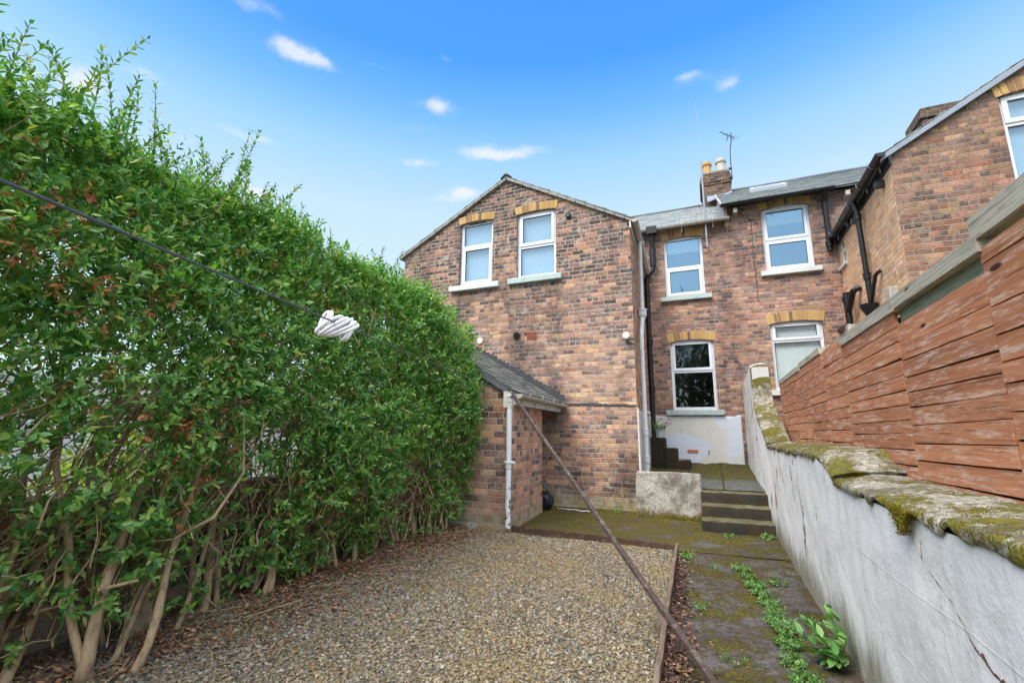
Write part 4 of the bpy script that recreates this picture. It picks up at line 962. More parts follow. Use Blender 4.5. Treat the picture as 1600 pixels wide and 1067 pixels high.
def coping(name, y0, y1, zf, x0, x1, h, seed, amp=.03, over=.03, mat='coping', par=None):
    n = max(3, int((y1 - y0) / .022)); prof = 18
    V = []; yv = np.linspace(y0, y1, n)
    for k in range(prof):
        t = k / (prof - 1)                      # around: front lip, over the hump, to the back
        if t < .16: px, pz = x0 - over * (1 - abs(t - .08) / .08 * .4), -.018 + t / .16 * .033
        else:
            q = (t - .16) / .84; px = x0 - over * .55 + (x1 - x0 + over * .55) * q; pz = .015 + h * math.sin(PI * min(1, q * 1.05) * .62 + .12)
        P = np.c_[yv * 7, np.full(n, px * 7), np.full(n, seed)]
        d = (fbm(P, seed, 4) - .5) * 2 * amp; d2 = (fbm(P * 3.2, seed + 9, 3) - .5) * amp * .9 + (fbm(P * 9, seed + 19, 2) - .5) * .010
        jag = (vn(np.c_[yv * 11, yv * 0, yv * 0 + seed], seed) - .5) * .05 if t < .16 else 0
        V.append(np.c_[np.full(n, px) - (d * .5 if t < .3 else 0), yv, zf(yv) + pz + d + d2 + (jag if t < .1 else 0)])
    V = np.concatenate(V); ii = np.arange(n * prof).reshape(prof, n)
    F = np.stack([ii[:-1, :-1], ii[1:, :-1], ii[1:, 1:], ii[:-1, 1:]], -1).reshape(-1, 4)
    c0 = ii[:, 0]; c1 = ii[::-1, -1]
    o = big(name, V, [F, np.array([c0]), np.array([c1])], MAT[mat], par, smooth=True)
    return o
cp = [coping('coping', -2.0, 3.42, TZ, XW, 1.0, .035, 3, .013, .018, par=W), coping('coping', 3.40, 3.76, lambda y: np.interp(y, [3.40, 3.76], [1.015, 1.135]), XW, 1.0, .05, 4, .016, .022, par=W),
      coping('coping', 3.72, 7.32, TZ, XW, 1.0, .045, 5, .013, .018, par=W), coping('coping', 7.28, 8.88, TZ, XW + .01, .95, .045, 6, .016, .012, par=W)]
mb = MB(); n_ = 20
for i in range(n_):      # rounded render top of the high end
    pass
coping('coping', 8.88, 11.28, TZ, XW + .01, .92, .05, 7, .012, .0, 'render_white', par=W)
# broken skin of render: an exposed brown edge that runs across the near end, with hairline cracks
CR = [(2.30, .93), (2.22, .86), (2.16, .82), (2.10, .79), (2.02, .76), (1.93, .69), (1.85, .655), (1.76, .64), (1.66, .62), (1.55, .60), (1.4, .575), (1.2, .56)]
def xface(y, z):
    p = np.array([[y * 1.6, z * 1.6, 0]]); q = np.array([[y * 9, z * 9, 0]])
    return float(XW - (fbm(p, 21, 4)[0] - .5) * .035 - (fbm(q, 25, 3)[0] - .5) * .006)
mb = MB(); pts = []
for i in range(len(CR) - 1):
    for k in range(8):
        f = k / 8; pts.append((CR[i][0] + (CR[i + 1][0] - CR[i][0]) * f, CR[i][1] + (CR[i + 1][1] - CR[i][1]) * f))
fine_ = []
for i in range(len(pts) - 1):
    for k in range(4): f = k / 4; fine_.append((pts[i][0] + (pts[i + 1][0] - pts[i][0]) * f, pts[i][1] + (pts[i + 1][1] - pts[i][1]) * f))
ed = []
for i, (a, b) in enumerate(fine_):
    s_ = np.interp(a, [1.2, 1.6, 1.9, 2.0, 2.3], [.9, 1.0, .9, .35, .3])
    up_ = (.003 + .030 * max(0, mnoise.noise((a * 31, 3, 0))) + .012 * abs(mnoise.noise((a * 90, 1, 0)))) * s_
    dn_ = (.003 + .016 * max(0, mnoise.noise((a * 24, 9, 0))) + .008 * abs(mnoise.noise((a * 80, 5, 0)))) * s_
    j = .010 * mnoise.noise((a * 18, 1, 0)); x_ = xface(a, b) - .0025
    ed.append(((x_, a, b + j - dn_), (x_ - .001, a, b + j + up_)))
mb.add([q for e_ in ed for q in e_], [(2 * i, 2 * i + 1, 2 * i + 3, 2 * i + 2) for i in range(len(ed) - 1)])
simple('broken_render', (122, 92, 76), .95, .3, 30, .1, bump=.6, bsc=60, dirt=(70, 56, 52), dirt_amt=.7)
mb.build('broken_render_edge', MAT['broken_render'], W)
mb = MB()
def crack(pl_, w):
    ps = []
    for i in range(len(pl_) - 1):
        for k in range(7):
            f = k / 7; a = pl_[i][0] + (pl_[i + 1][0] - pl_[i][0]) * f; b = pl_[i][1] + (pl_[i + 1][1] - pl_[i][1]) * f
            a += .012 * mnoise.noise((a * 9, b * 9, 4)); ps.append((xface(a, b) + w * .45, a, b))
    mb.tube(ps, [w * (0.5 + .5 * abs(mnoise.noise((p[1] * 12, p[2] * 12, 0)))) for p in ps], 5)
crack([(2.10, .79), (2.13, .62), (2.08, .45), (2.12, .25), (2.09, .02)], .0035)
crack([(2.9, .50), (2.83, .47), (2.82, .36), (2.85, .25)], .003); crack([(3.05, .52), (2.95, .53), (2.9, .50)], .0025)
crack([(3.9, .5), (3.7, .38), (3.55, .28), (3.45, .1)], .003); crack([(5.0, 1.05), (4.8, .7), (4.9, .45), (4.6, .2)], .0035); crack([(6.2, 1.05), (6.1, .8), (6.3, .6)], .003)
crack([(2.27, .93), (2.20, .90), (2.12, .95)], .004); crack([(2.2, .92), (2.21, .84)], .005)
mb.build('crack', MAT['broken_render'], W)
# ------------------------------------------------------------------ fence
FN = thing('board_fence', 'weathered red-brown horizontal board fence with a pale top rail standing behind the white wall', 'fence', (1.05, 5, 1.0))
XF = 1.0
def board(mb, y0, y1, z0, z1, x=XF, th=.022, seed=0, sag=0.0, n=None):
    """one weathered board, edges chipped and slightly warped"""
    n = n or max(4, int((y1 - y0) / .05)); V = []
    for i in range(n + 1):
        t = i / n; y = y0 + (y1 - y0) * t; w = .003 * mnoise.noise((y * 1.1, seed * 3.3, 0)); b = sag * (t - .5)
        e0 = .0018 * mnoise.noise((y * 7, seed * 1.7, 5)) + (.02 * max(0, mnoise.noise((y * 5, seed, 8)) - .5)); e1 = .0018 * mnoise.noise((y * 7, seed * 1.7, 9)) - (.02 * max(0, mnoise.noise((y * 5, seed, 3)) - .5))
        V += [(x + w, y, z0 + b + e0), (x + w + th, y, z0 + b + e0), (x + w + th, y, z1 + b + e1), (x + w, y, z1 + b + e1)]
    F = [(3, 2, 1, 0), (4 * n, 4 * n + 1, 4 * n + 2, 4 * n + 3)]
    for i in range(n):
        for a in range(4): F.append((4 * i + a, 4 * i + (a + 1) % 4, 4 * i + 4 + (a + 1) % 4, 4 * i + 4 + a))
    mb.add(V, F)
secs = [(.2, 2.28, .98, 2.00), (2.285, 3.235, .97, 1.90), (3.24, 4.44, 1.02, 1.985), (4.45, 5.20, 1.14, 2.075), (5.205, 5.98, 1.15, 2.06), (5.985, 6.9, 1.15, 2.06), (6.905, 8.28, 1.15, 2.05)]
for si, (y0, y1, z0, z1) in enumerate(secs):
    m = MB(); nb = round((z1 - z0) / .091); h = (z1 - z0) / nb; z = z0; rr = random.Random(si)
    for i in range(nb):
        hh = h * (1 + rr.uniform(-.14, .14)) if i < nb - 1 else z1 - z
        board(m, y0 + rr.uniform(0, .008), y1 - rr.uniform(0, .008), z + rr.uniform(.001, .007), z + hh - rr.uniform(.0, .004), XF + rr.uniform(-.002, .003) + .003 * (si % 2), .02, si * 20 + i, rr.uniform(-.008, .008)); z += hh
    m.build('board_panel', MAT['fence_red'], FN)
    m = MB(); nb = int((z1 - z0 - .06) / .15)
    for i in range(nb): board(m, y0, y1, z0 + .03 + i * (z1 - z0 - .06) / nb, z0 + .028 + (i + 1) * (z1 - z0 - .06) / nb, XF + .034, .02, 900 + si * 9 + i)
    m.build('gap_light_blockers', MAT['brown_timber'], FN)  # boards added behind the gaps to block light and keep them dark
m = MB(); board(m, 2.30, 3.24, 1.905, 1.985, XF + .03, .02, 501); m.build('green_backing_board', MAT['board_green'], FN); m = MB(); board(m, 3.2, 4.44, 1.985, 2.0, XF + .03, .02, 502); m.build('green_backing_board', MAT['board_green'], FN)
for y0, y1, z0, z1, dz in ((.2, 2.30, 2.025, 2.12, .0), (2.26, 3.2, 1.985, 2.055, .0), (3.2, 4.44, 1.985, 2.06, 0), (5.23, 6.4, 2.065, 2.125, 0), (6.45, 8.28, 2.055, 2.115, 0)):
    m = MB(); board(m, y0, y1, z0, z1, XF - .012, .07, y0 * 31, .01); m.build('top_rail', MAT['rail_grey'], FN)
for y, z1, wd in ((2.27, 2.02, .06), (3.22, 2.0, .05), (4.445, 2.16, .07), (5.22, 2.14, .05), (6.43, 2.12, .05), (8.29, 2.08, .08)):
    m = MB(); k = 10; V = []
    for i in range(k + 1):
        zz = .95 + (z1 - .95) * i / k
        for dx, dy in ((.03, -wd / 2), (.10, -wd / 2), (.10, wd / 2), (.03, wd / 2)): V.append((XF + .025 + dx, y + dy + .005 * mnoise.noise((zz * 6, dx * 9, y)), zz + (.02 * mnoise.noise((dx * 40, dy * 40, y)) if i == k else 0)))
    m.add(V, [(4 * i + a, 4 * i + (a + 1) % 4, 4 * i + 4 + (a + 1) % 4, 4 * i + 4 + a) for i in range(k) for a in range(4)] + [(4 * k, 4 * k + 1, 4 * k + 2, 4 * k + 3)])
    m.build('post', MAT['rail_grey'], FN)
# ------------------------------------------------------------------ low brick wall under the hedge, edging boards, prop
mb = MB(); LW = Plane((-3.62, 0), (0, 1), (1, 0))
mb.wall(LW, [(-3, -.1), (5.96, -.1), (5.96, .86), (-3, .86)]); mb.add([(-3.62, -3, .86), (-3.62, 5.96, .86), (-3.86, 5.96, .86), (-3.86, -3, .86), (-3.86, 5.96, -.1), (-3.86, -3, -.1)], [(0, 1, 2, 3), (3, 2, 4, 5)])
tag(mb.build('brick_wall', MAT['brick_low'], None, (-3.7, 2, 0)), 'low dark brick wall behind the stems of the hedge', 'wall')
rough_block('foundation_stone', -3.50, -3.02, 5.86, 5.98, -.02, .075, 'concrete_pale', .02, .03, 9, O)
def edging(name, pts, h, w, label, seed, mat='edging'):
    V = []; n = len(pts)
    P = []
    for i in range(n - 1):
        a, b = np.array(pts[i]), np.array(pts[i + 1]); k = max(2, int(np.linalg.norm(b - a) / .06))
        for j in range(k): P.append(a + (b - a) * j / k)
    P.append(np.array(pts[-1])); n = len(P)
    for i, p in enumerate(P):
        d = P[min(i + 1, n - 1)] - P[max(i - 1, 0)]; d /= np.linalg.norm(d); s_ = np.array([-d[1], d[0]]); q = .004 * mnoise.noise((i * .4, seed, 0)); r_ = .005 * mnoise.noise((i * .3, seed, 4))
        for a, z in ((-w / 2, -.05), (w / 2, -.05), (w / 2, h + r_), (-w / 2, h + r_ + .002)): V.append((p[0] + s_[0] * (a + q), p[1] + s_[1] * (a + q), z))
    F = [(3, 2, 1, 0), (4 * n - 4, 4 * n - 3, 4 * n - 2, 4 * n - 1)] + [(4 * i + a, 4 * i + (a + 1) % 4, 4 * i + 4 + (a + 1) % 4, 4 * i + 4 + a) for i in range(n - 1) for a in range(4)]
    m = MB(); m.add(V, F); loc = (pts[0][0], pts[0][1], 0)
    o = m.build(name, MAT[mat], None, loc); b = o.modifiers.new('edge', 'BEVEL'); b.width = .003; b.segments = 2
    return tag(o, label, 'edging board', 'timber boards edging the gravel')
simple('edging_back', (78, 62, 52), .85, .3, 8, .2, bump=.4, bsc=40, dirt=(140, 128, 108), dirt_amt=.5)
edging('edging_board', [(-2.88, 6.03), (-1.9, 5.95), (-1.0, 5.86), (-.46, 5.80)], .075, .032, 'long dark board edging the back of the gravel, in front of the outhouse', 3, 'edging_back')
edging('edging_board', [(-.455, 5.86), (-.43, 5.0), (-.40, 4.2), (-.385, 3.72)], .085, .034, 'weathered side edging board running from the far corner of the gravel towards the leaning prop', 5)
edging('edging_board', [(-.42, 3.98), (-.405, 3.4)], .07, .034, 'short doubled board inside the gravel edge where the two side boards overlap', 6)
edging('edging_board', [(-.385, 3.70), (-.362, 3.2), (-.335, 2.4), (-.33, 1.2)], .075, .032, 'nearest edging board between gravel and path, running out of the bottom of the photo', 7)
# prop
m = MB(); a = Vector((-2.47, 5.83, 1.80)); b = Vector((.02, 2.62, .012)); d = (b - a).normalized(); s1 = d.cross(Vector((0, 0, 1))).normalized(); s2 = d.cross(s1)
n = 40; V = []
for i in range(n + 1):
    p = a.lerp(b, i / n) + s1 * .004 * mnoise.noise((i * .15, 2, 0)) + s2 * .006 * math.sin(PI * i / n); h = .017
    c = .004
    for u, v in ((-h, -h + c), (-h + c, -h), (h - c, -h), (h, -h + c), (h, h - c), (h - c, h), (-h + c, h), (-h, h - c)): V.append(p + s1 * u + s2 * v)
m.add(V, [(8 * i + k, 8 * i + (k + 1) % 8, 8 * i + 8 + (k + 1) % 8, 8 * i + 8 + k) for i in range(n) for k in range(8)] + [tuple(range(8))[::-1], tuple(range(8 * n, 8 * n + 8))])
tag(m.build('clothes_prop', MAT['prop_wood'], None, tuple(b)), 'long brown wooden prop leaning diagonally from the outhouse gutter down to the path', 'clothes prop')
# washing line and coil
p0 = Vector((-2.50, 5.86, 1.82)); p1 = Vector((-.82, .235, 1.635)); ex = p1 + (p1 - p0).normalized() * 4.0
def lp(t):
    p = p0.lerp(ex, t); L = (ex - p0).length; return p - Vector((0, 0, .055 * 4 * t * (1 - t) * 1.0))
m = MB(); m.tube([lp(i / 60) for i in range(61)], .0028, 8)
wl_ = thing('washing_line', 'dark plastic-coated washing line stretched in front of the hedge to the outhouse corner', 'washing line', tuple(p0))
arc_smooth(m.build('line', MAT['cable'], wl_), 60)
m = MB(); m.tube([(ex.x, ex.y, -.05), (ex.x, ex.y, 1.7)], .03, 12); 
tag(arc_smooth(m.build('line_post', MAT['metal_grey'], None, (ex.x, ex.y, 0)), 50), 'grey metal post that holds the near end of the washing line', 'post')
t_c = min(range(400), key=lambda i: (lp(i / 400) - Vector((-1.11, 1.10, 1.60))).length) / 400
c = lp(t_c); dl = (lp(t_c + .01) - lp(t_c - .01)).normalized(); m = MB()
vw = Vector((c.x, c.y, c.z - 1.27)).normalized()
side = dl; up = Vector((0, 0, 1)); rr = random.Random(4)
def loop(cc, ax1, ax2, ra, rb, tilt, tw=0.0, t0=0.0, t1=1.0, r=.0058):
    ps = []
    for i in range(25):
        a_ = 2 * PI * (t0 + (t1 - t0) * i / 24)
        ps.append(cc + ax1 * (ra * math.cos(a_)) + ax2 * (rb * math.sin(a_)) + tilt * (math.sin(a_) * tw))
    m.tube(ps, r, 8)
fw = -vw
diag = (-dl * .55 * -1 + up * .0).normalized()
rt = Vector((vw.y, -vw.x, 0)).normalized()       # right as seen from the lawn
A1 = (rt * .80 + up * .62).normalized(); A2 = fw
for k, (o1, o2, ra, rb) in enumerate(((-.022, .004, .044, .012), (-.010, .000, .050, .013), (.002, .004, .052, .014), (.012, -.004, .050, .013), (.020, .004, .046, .012))):
    loop(c + rt * o1 + up * (-.010 - .3 * o1 + rr.uniform(-.006, .006)), (rt * (.74 + .04 * k) + up * (.66 - .05 * k)).normalized(), fw, ra, rb, rt, .008 * (k - 2))
B1 = (up * .96 - rt * .12).normalized()
for o1, ra in ((-.038, .030), (-.030, .034), (.030, .036), (.038, .032)):
    loop(c + rt * o1 + up * (-.008 - .35 * o1), (up * .92 + rt * .30).normalized(), (fw * .8 + rt * .6).normalized(), ra, .013, rt, .0)
tag(arc_smooth(m.build('rope_coil', MAT['rope_white'], None, tuple(c)), 60), 'coil of white plastic rope knotted around the washing line', 'rope')
# ------------------------------------------------------------------ foliage machinery
def nrm(a): return a / np.maximum(np.linalg.norm(a, axis=-1, keepdims=True), 1e-9)
def leaves_mesh(P, D, N, L, Wd, curl=0.12):
    """P base, D direction, N upper face, L length, Wd width -> folded leaf, 8 verts and 6 faces each"""
    n = len(P); D = nrm(D); S = nrm(np.cross(D, N)); N = np.cross(S, D)
    L = L[:, None]; Wd = Wd[:, None]; c = RNG.uniform(-curl, curl * 1.5, (n, 1))
    def pt(t, s, h): return P + D * L * t + S * Wd * s + N * (L * (h - c * t * t))
    V = np.stack([pt(0, 0, 0), pt(.32, -.44, .05), pt(.32, 0, 0), pt(.32, .44, .05), pt(.70, -.36, .05), pt(.70, 0, 0), pt(.70, .36, .05), pt(1.0, 0, -.02)], 1).reshape(-1, 3)
    o = (8 * np.arange(n))[:, None]
    T = np.concatenate([o + np.array([[0, 2, 1]]), o + np.array([[0, 3, 2]]), o + np.array([[4, 5, 7]]), o + np.array([[5, 6, 7]])])
    Q = np.concatenate([o + np.array([[1, 2, 5, 4]]), o + np.array([[2, 3, 6, 5]])])
    return V, T, Q
def sprigs(P, A, ln, k, size, ang=58, droop=.15):
    """shoots at P along A (length ln) carrying k opposite leaves each"""
    n = len(P); A = nrm(A); ref = nrm(RNG.normal(size=(n, 3))); X = nrm(np.cross(A, ref)); Y = np.cross(A, X)
    j = np.arange(k); t = ((j // 2) + .6) / ((k + 1) // 2); ph = (j % 2) * PI + (j // 2) * PI / 2
    t = t[None] + RNG.uniform(-.05, .05, (n, k)); ph = ph[None] + RNG.uniform(-.35, .35, (n, k)); a = np.radians(ang + RNG.normal(0, 14, (n, k)) - 18 * t)
    R = X[:, None] * np.cos(ph)[..., None] + Y[:, None] * np.sin(ph)[..., None]
    D = A[:, None] * np.cos(a)[..., None] + R * np.sin(a)[..., None]; D[..., 2] -= droop * RNG.random((n, k))
    Nn = A[:, None] - D * np.sum(A[:, None] * D, -1, keepdims=True) + np.array([0, 0, .45]) + RNG.normal(0, .22, (n, k, 3))
    Bp = P[:, None] + A[:, None] * (ln[:, None] * t)[..., None]
    L = size[:, None] * RNG.lognormal(-.08, .26, (n, k)).clip(.45, 1.5) * (1.0 - .25 * t)
    return Bp.reshape(-1, 3), D.reshape(-1, 3), Nn.reshape(-1, 3), L.ravel(), (L * RNG.uniform(.40, .52, (n, k))).ravel()
def foliage(name, parts, mat, parent, loc=(0, 0, 0)):
    V, T, Q = leaves_mesh(*[np.concatenate(z) for z in zip(*parts)])
    return big(name, V, [T, Q], MAT[mat], parent, loc, smooth=False)
def tubes_np(lines, radii, seg=5):
    """many thin tubes at once: lines (n,k,3), radii (n,k)"""
    n, k, _ = lines.shape; Tn = nrm(np.gradient(lines, axis=1)); ref = np.where(np.abs(Tn[..., 2:3]) < .9, np.array([0, 0, 1.0]), np.array([1.0, 0, 0]))
    X = nrm(np.cross(Tn, ref)); Y = np.cross(Tn, X); a = 2 * PI * np.arange(seg) / seg
    V = lines[:, :, None] + (X[:, :, None] * np.cos(a)[None, None, :, None] + Y[:, :, None] * np.sin(a)[None, None, :, None]) * radii[:, :, None, None]
    ii = np.arange(n * k * seg).reshape(n, k, seg); r = np.roll(ii, -1, axis=2)
    F = np.stack([ii[:, :-1], r[:, :-1], r[:, 1:], ii[:, 1:]], -1).reshape(-1, 4)
    return V.reshape(-1, 3), F

# ------------------------------------------------------------------ the hedge
HG = thing('hedge', 'tall overgrown green privet hedge with bare woody stems along the left side of the gravel', 'hedge', (-3.5, 3, 0))
Y0, Y1 = -.1, 5.86
def htop(y): return np.interp(y, [-2, .5, 1.5, 3.0, 4.2, 5.0, 5.5, 6.0], [2.86, 2.86, 2.95, 3.02, 3.12, 3.02, 2.72, 2.3]) + .14 * (vn(np.c_[y * 1.7, y * 0, y * 0], 40) - .5) * 2
def hface(y, z):
    b = np.interp(z, [0, .35, .8, 1.2, 1.9, 2.6, 3.2], [-3.30, -3.16, -3.07, -3.0, -2.99, -3.08, -3.32]) + np.interp(y, [-2, 5, 5.9], [0, 0, -.04])
    return b + .40 * (fbm(np.c_[y * 1.15, z * 1.15, y * 0], 50, 3) - .5)
def cover(y, z):      # how leafy: full above, thin near the ground where the stems show
    base = np.interp(z, [.0, .22, .5, .8, 1.05, 1.35], [.08, .20, .36, .46, .66, 1.0])
    base = base + np.interp(y, [0, 2.2, 2.8, 3.9, 4.6, 5.9], [.0, .0, .34, .38, .05, .0]) * np.interp(z, [0, .2, .9, 1.3], [.7, 1, 1, 0])
    base = base + np.interp(y, [0, 4.8, 5.2, 5.9], [0, 0, .3, .4]) * np.interp(z, [.3, .6, .9, 1.3], [0, 1, 1, 0])
    return base * (.35 + 1.3 * fbm(np.c_[y * 2.3, z * 2.3, y * 0 + 3], 60, 3)) - .42 * (fbm(np.c_[y * 1.9, z * 1.9, y * 0 + 7], 63, 2) > .63)
parts = []
def face_sprigs(n, depth, lnr, k, sz, spread=.6, zlo=.05):
    y = RNG.uniform(Y0, Y1, n); z = RNG.uniform(zlo, 3.25, n); keep = (z < htop(y)) & (RNG.random(n) < cover(y, z)); y, z = y[keep], z[keep]; n = len(y)
    x = hface(y, z) - RNG.exponential(depth, n) + RNG.normal(0, .035, n)
    P = np.c_[x, y, z]; A = np.c_[np.full(n, .75), np.zeros(n), np.full(n, .42)] + RNG.normal(0, spread, (n, 3))
    A[:, 1] += np.where(y > 5.5, .6, 0)
    return sprigs(P, A, RNG.uniform(*lnr, n), k, RNG.uniform(*sz, n))
parts.append(face_sprigs(9600, .11, (.07, .16), 10, (.046, .072)))
parts.append(face_sprigs(4600, .34, (.08, .18), 10, (.048, .074)))
n = 700; y = RNG.uniform(Y0, Y1, n); z = RNG.uniform(.9, 3, n); m_ = z < htop(y); y, z = y[m_], z[m_]; n = len(y)      # longer shoots breaking the surface
parts.append(sprigs(np.c_[hface(y, z) - .03, y, z], np.c_[np.full(n, .6), np.zeros(n), np.full(n, .7)] + RNG.normal(0, .4, (n, 3)), RNG.uniform(.16, .32, n), 14, RNG.uniform(.046, .068, n)))
n = 3300; y = RNG.uniform(Y0, Y1, n); x = RNG.uniform(-4.7, -3.15, n)      # the top
z = htop(y) - .28 * np.abs((x + 3.85) / .85) ** 2.2 + .22 * (fbm(np.c_[x * 2, y * 2, x * 0], 70, 3) - .5) - RNG.exponential(.09, n)
parts.append(sprigs(np.c_[x, y, z], np.c_[(x + 3.8) * .5, np.zeros(n), np.ones(n)] + RNG.normal(0, .45, (n, 3)), RNG.uniform(.1, .2, n), 12, RNG.uniform(.046, .068, n)))
n = 3000; y = RNG.uniform(Y0, Y1, n); z = RNG.uniform(1.25, 3.1, n); m_ = z < htop(y); y, z = y[m_], z[m_]; n = len(y)      # the far side and the middle
parts.append(sprigs(np.c_[RNG.uniform(-4.7, -3.7, n), y, z], np.c_[np.full(n, -.6), np.zeros(n), np.full(n, .5)] + RNG.normal(0, .6, (n, 3)), RNG.uniform(.1, .2, n), 10, RNG.uniform(.055, .085, n)))
n = 1500; z = RNG.uniform(.7, 2.95, n); x = RNG.uniform(-4.6, -3.05, n)     # the end by the outhouse
parts.append(sprigs(np.c_[x, 5.78 - RNG.exponential(.12, n) - .12 * np.maximum(0, z - 2.3), np.minimum(z, 2.45 + .3 * RNG.random(n))], np.c_[np.full(n, .3), np.full(n, .8), np.full(n, .4)] + RNG.normal(0, .5, (n, 3)), RNG.uniform(.08, .16, n), 10, RNG.uniform(.038, .055, n)))
foliage('foliage', parts, 'leaf', HG)
# young whips above the clipped top
wl = []; wr = []; parts = []
spots = [(-3.35, .86, .40), (-3.4, .98, .34), (-3.3, 1.05, .62), (-3.5, 1.16, .72), (-3.4, 1.3, .5), (-3.3, 1.42, .45), (-3.45, 1.55, .42), (-3.5, 1.75, .32), (-3.35, 1.9, .30), (-3.5, 2.14, .40), (-3.4, 2.26, .50), (-3.55, 2.34, .42), (-3.4, 2.5, .25), (-3.5, 2.8, .28), (-3.5, 3.1, .26), (-3.4, 3.4, .25), (-3.5, 3.7, .28), (-3.4, 4.0, .30), (-3.5, 4.3, .44), (-3.4, 4.55, .40), (-3.5, 4.8, .50), (-3.4, 5.0, .52), (-3.5, 5.15, .40), (-3.4, 5.35, .25)]
for i in range(90): spots.append((RNG.uniform(-4.2, -3.15), RNG.uniform(.3, 5.5), RNG.uniform(.08, .28)))
for i in range(60): spots.append((RNG.uniform(-3.9, -3.1), RNG.uniform(.6, 2.5), RNG.uniform(.10, .48)))
for x, y, h in spots:
    z0 = float(htop(np.array([y]))[0]) - .22; a = np.array([RNG.normal(.12, .28), RNG.normal(.12, .30), 1.0]); a /= np.linalg.norm(a); H = h + .20
    t = np.linspace(0, 1, 6)[:, None]; p = np.array([x, y, z0]) + a * H * t + np.array([.10 * RNG.normal(), .10 * RNG.normal(), 0]) * H * t * t
    wl.append(p); wr.append(np.linspace(.0045, .0015, 6))
    k = int(8 + H * 26); tt = np.linspace(.12, 1, k)
    bp = np.stack([np.interp(tt, t[:, 0], p[:, c]) for c in range(3)], 1); tg = nrm(np.gradient(bp, axis=0))
    for s_ in (0, 1):
        ph = np.arange(k) * PI / 2 + s_ * PI + RNG.uniform(-.3, .3, k); X = nrm(np.cross(tg, [.3, .9, .1])); Yv = np.cross(tg, X)
        R = X * np.cos(ph)[:, None] + Yv * np.sin(ph)[:, None]; an = np.radians(RNG.uniform(32, 62, k))[:, None]
        D = tg * np.cos(an) + R * np.sin(an); L = RNG.uniform(.042, .075, k) * (1.05 - .35 * tt)
        parts.append((bp, D, tg + RNG.normal(0, .25, (k, 3)), L, L * RNG.uniform(.28, .42, k)))
whips = foliage('young_shoots', parts, 'leaf_young', HG)
V, F = tubes_np(np.array(wl), np.array(wr)); tag(big('shoot_stems', V, F, MAT['bark'], whips, smooth=True), kind='stuff')
# browned clumps
parts = []
for y, z, r, n in ((1.05, 2.35, .2, 30), (1.3, 1.95, .14, 18), (2.0, 1.45, .16, 16), (2.5, 1.9, .2, 14), (3.4, 1.6, .2, 12), (1.4, 1.45, .14, 14), (2.2, 1.0, .16, 16), (4.6, 1.7, .25, 10), (.98, 2.25, .16, 26), (1.06, 2.1, .12, 16), (1.55, 2.12, .15, 22), (1.66, 2.05, .10, 12), (2.1, 1.72, .10, 14), (1.75, 1.25, .10, 12), (2.05, 1.18, .14, 16), (3.2, 2.35, .12, 10), (3.7, 2.45, .10, 8), (2.75, 1.45, .10, 7), (3.0, .75, .08, 6), (4.4, 1.1, .14, 7), (1.95, .78, .05, 5), (5.0, 2.0, .2, 7), (2.4, 2.4, .2, 10), (1.2, 2.5, .15, 10), (3.9, 1.7, .3, 7)):
    yy = y + RNG.normal(0, r, n); zz = z + RNG.normal(0, r * .7, n)
    parts.append(sprigs(np.c_[hface(yy, zz) + RNG.uniform(-.06, .05, n), yy, zz], np.c_[np.full(n, .7), np.zeros(n), np.full(n, .2)] + RNG.normal(0, .6, (n, 3)), RNG.uniform(.04, .1, n), 6, RNG.uniform(.032, .05, n), droop=.7))
foliage('withered_leaves', parts, 'leaf_dead', HG)
# stems: multi-stemmed stools fanning up from the foot
rs = random.Random(21)
stools = [(-3.0, 1.66), (-3.28, 1.98), (-3.34, 2.42), (-3.3, 2.86), (-3.40, 3.28), (-3.36, 3.74), (-3.40, 4.20), (-3.42, 4.72), (-3.36, 5.10), (-3.30, 5.62), (-3.3, 1.2), (-3.3, .6)]
for i, (x, y) in enumerate(stools):
    ns = 7 if 0 < i < 9 else 5
    for k in range(ns):
        r0 = rs.uniform(.008, .021) if k else rs.uniform(.024, .034)
        lean = rs.uniform(.05, .75) if k else rs.uniform(.05, .35); lean = lean if y < 4 else lean * .8
        if i == 9: lean = -.2 + .15 * k
        if k > 3: lean = rs.uniform(-.35, .9)
        H = rs.uniform(1.5, 2.3); xx = x + rs.uniform(-.12, .10); y0 = y + rs.uniform(-.16, .16)
        outx = rs.uniform(-.45, .05); pts = []; ra = []; n = 14; ph = rs.uniform(0, 6)
        for j in range(n + 1):
            t = j / n
            w = Vector((mnoise.noise((t * 3.1, i * 5.1, k * 3.7)), mnoise.noise((t * 3.1, i * 2.1, k * 7.7 + 9)), 0)) * .20 * t ** .7
            pts.append(Vector((xx + outx * t * .8 - .10 * math.sin(t * 3), y0 + lean * H * (t ** .8) * .62, -.03 + H * t)) + w)
            ra.append(r0 * (1.25 - .85 * t) * (1.35 if j == 0 else 1) * (1 + .12 * math.sin(j * 2.3 + ph)))
        m = MB(); m.tube(pts, ra, 9)
        if k < 2:      # a side limb growing out of the stem
            q = pts[5]; m.tube([q, q + Vector((rs.uniform(.02, .14), rs.uniform(.05, .18), .10)), q + Vector((rs.uniform(.0, .2), rs.uniform(.16, .36), .36)), q + Vector((rs.uniform(-.1, .2), rs.uniform(.2, .5), .75))], [r0 * .62, r0 * .55, r0 * .42, r0 * .25], 7)
        if rs.random() < .4: q = pts[3]; m.tube([q, q + Vector((.06, .05 * rs.choice((-1, 1)), .05)), q + Vector((.14, .09, .07))], [r0 * .5, r0 * .42, r0 * .36], 6)
        m.build('stem', MAT['bark'], HG, smooth=True)
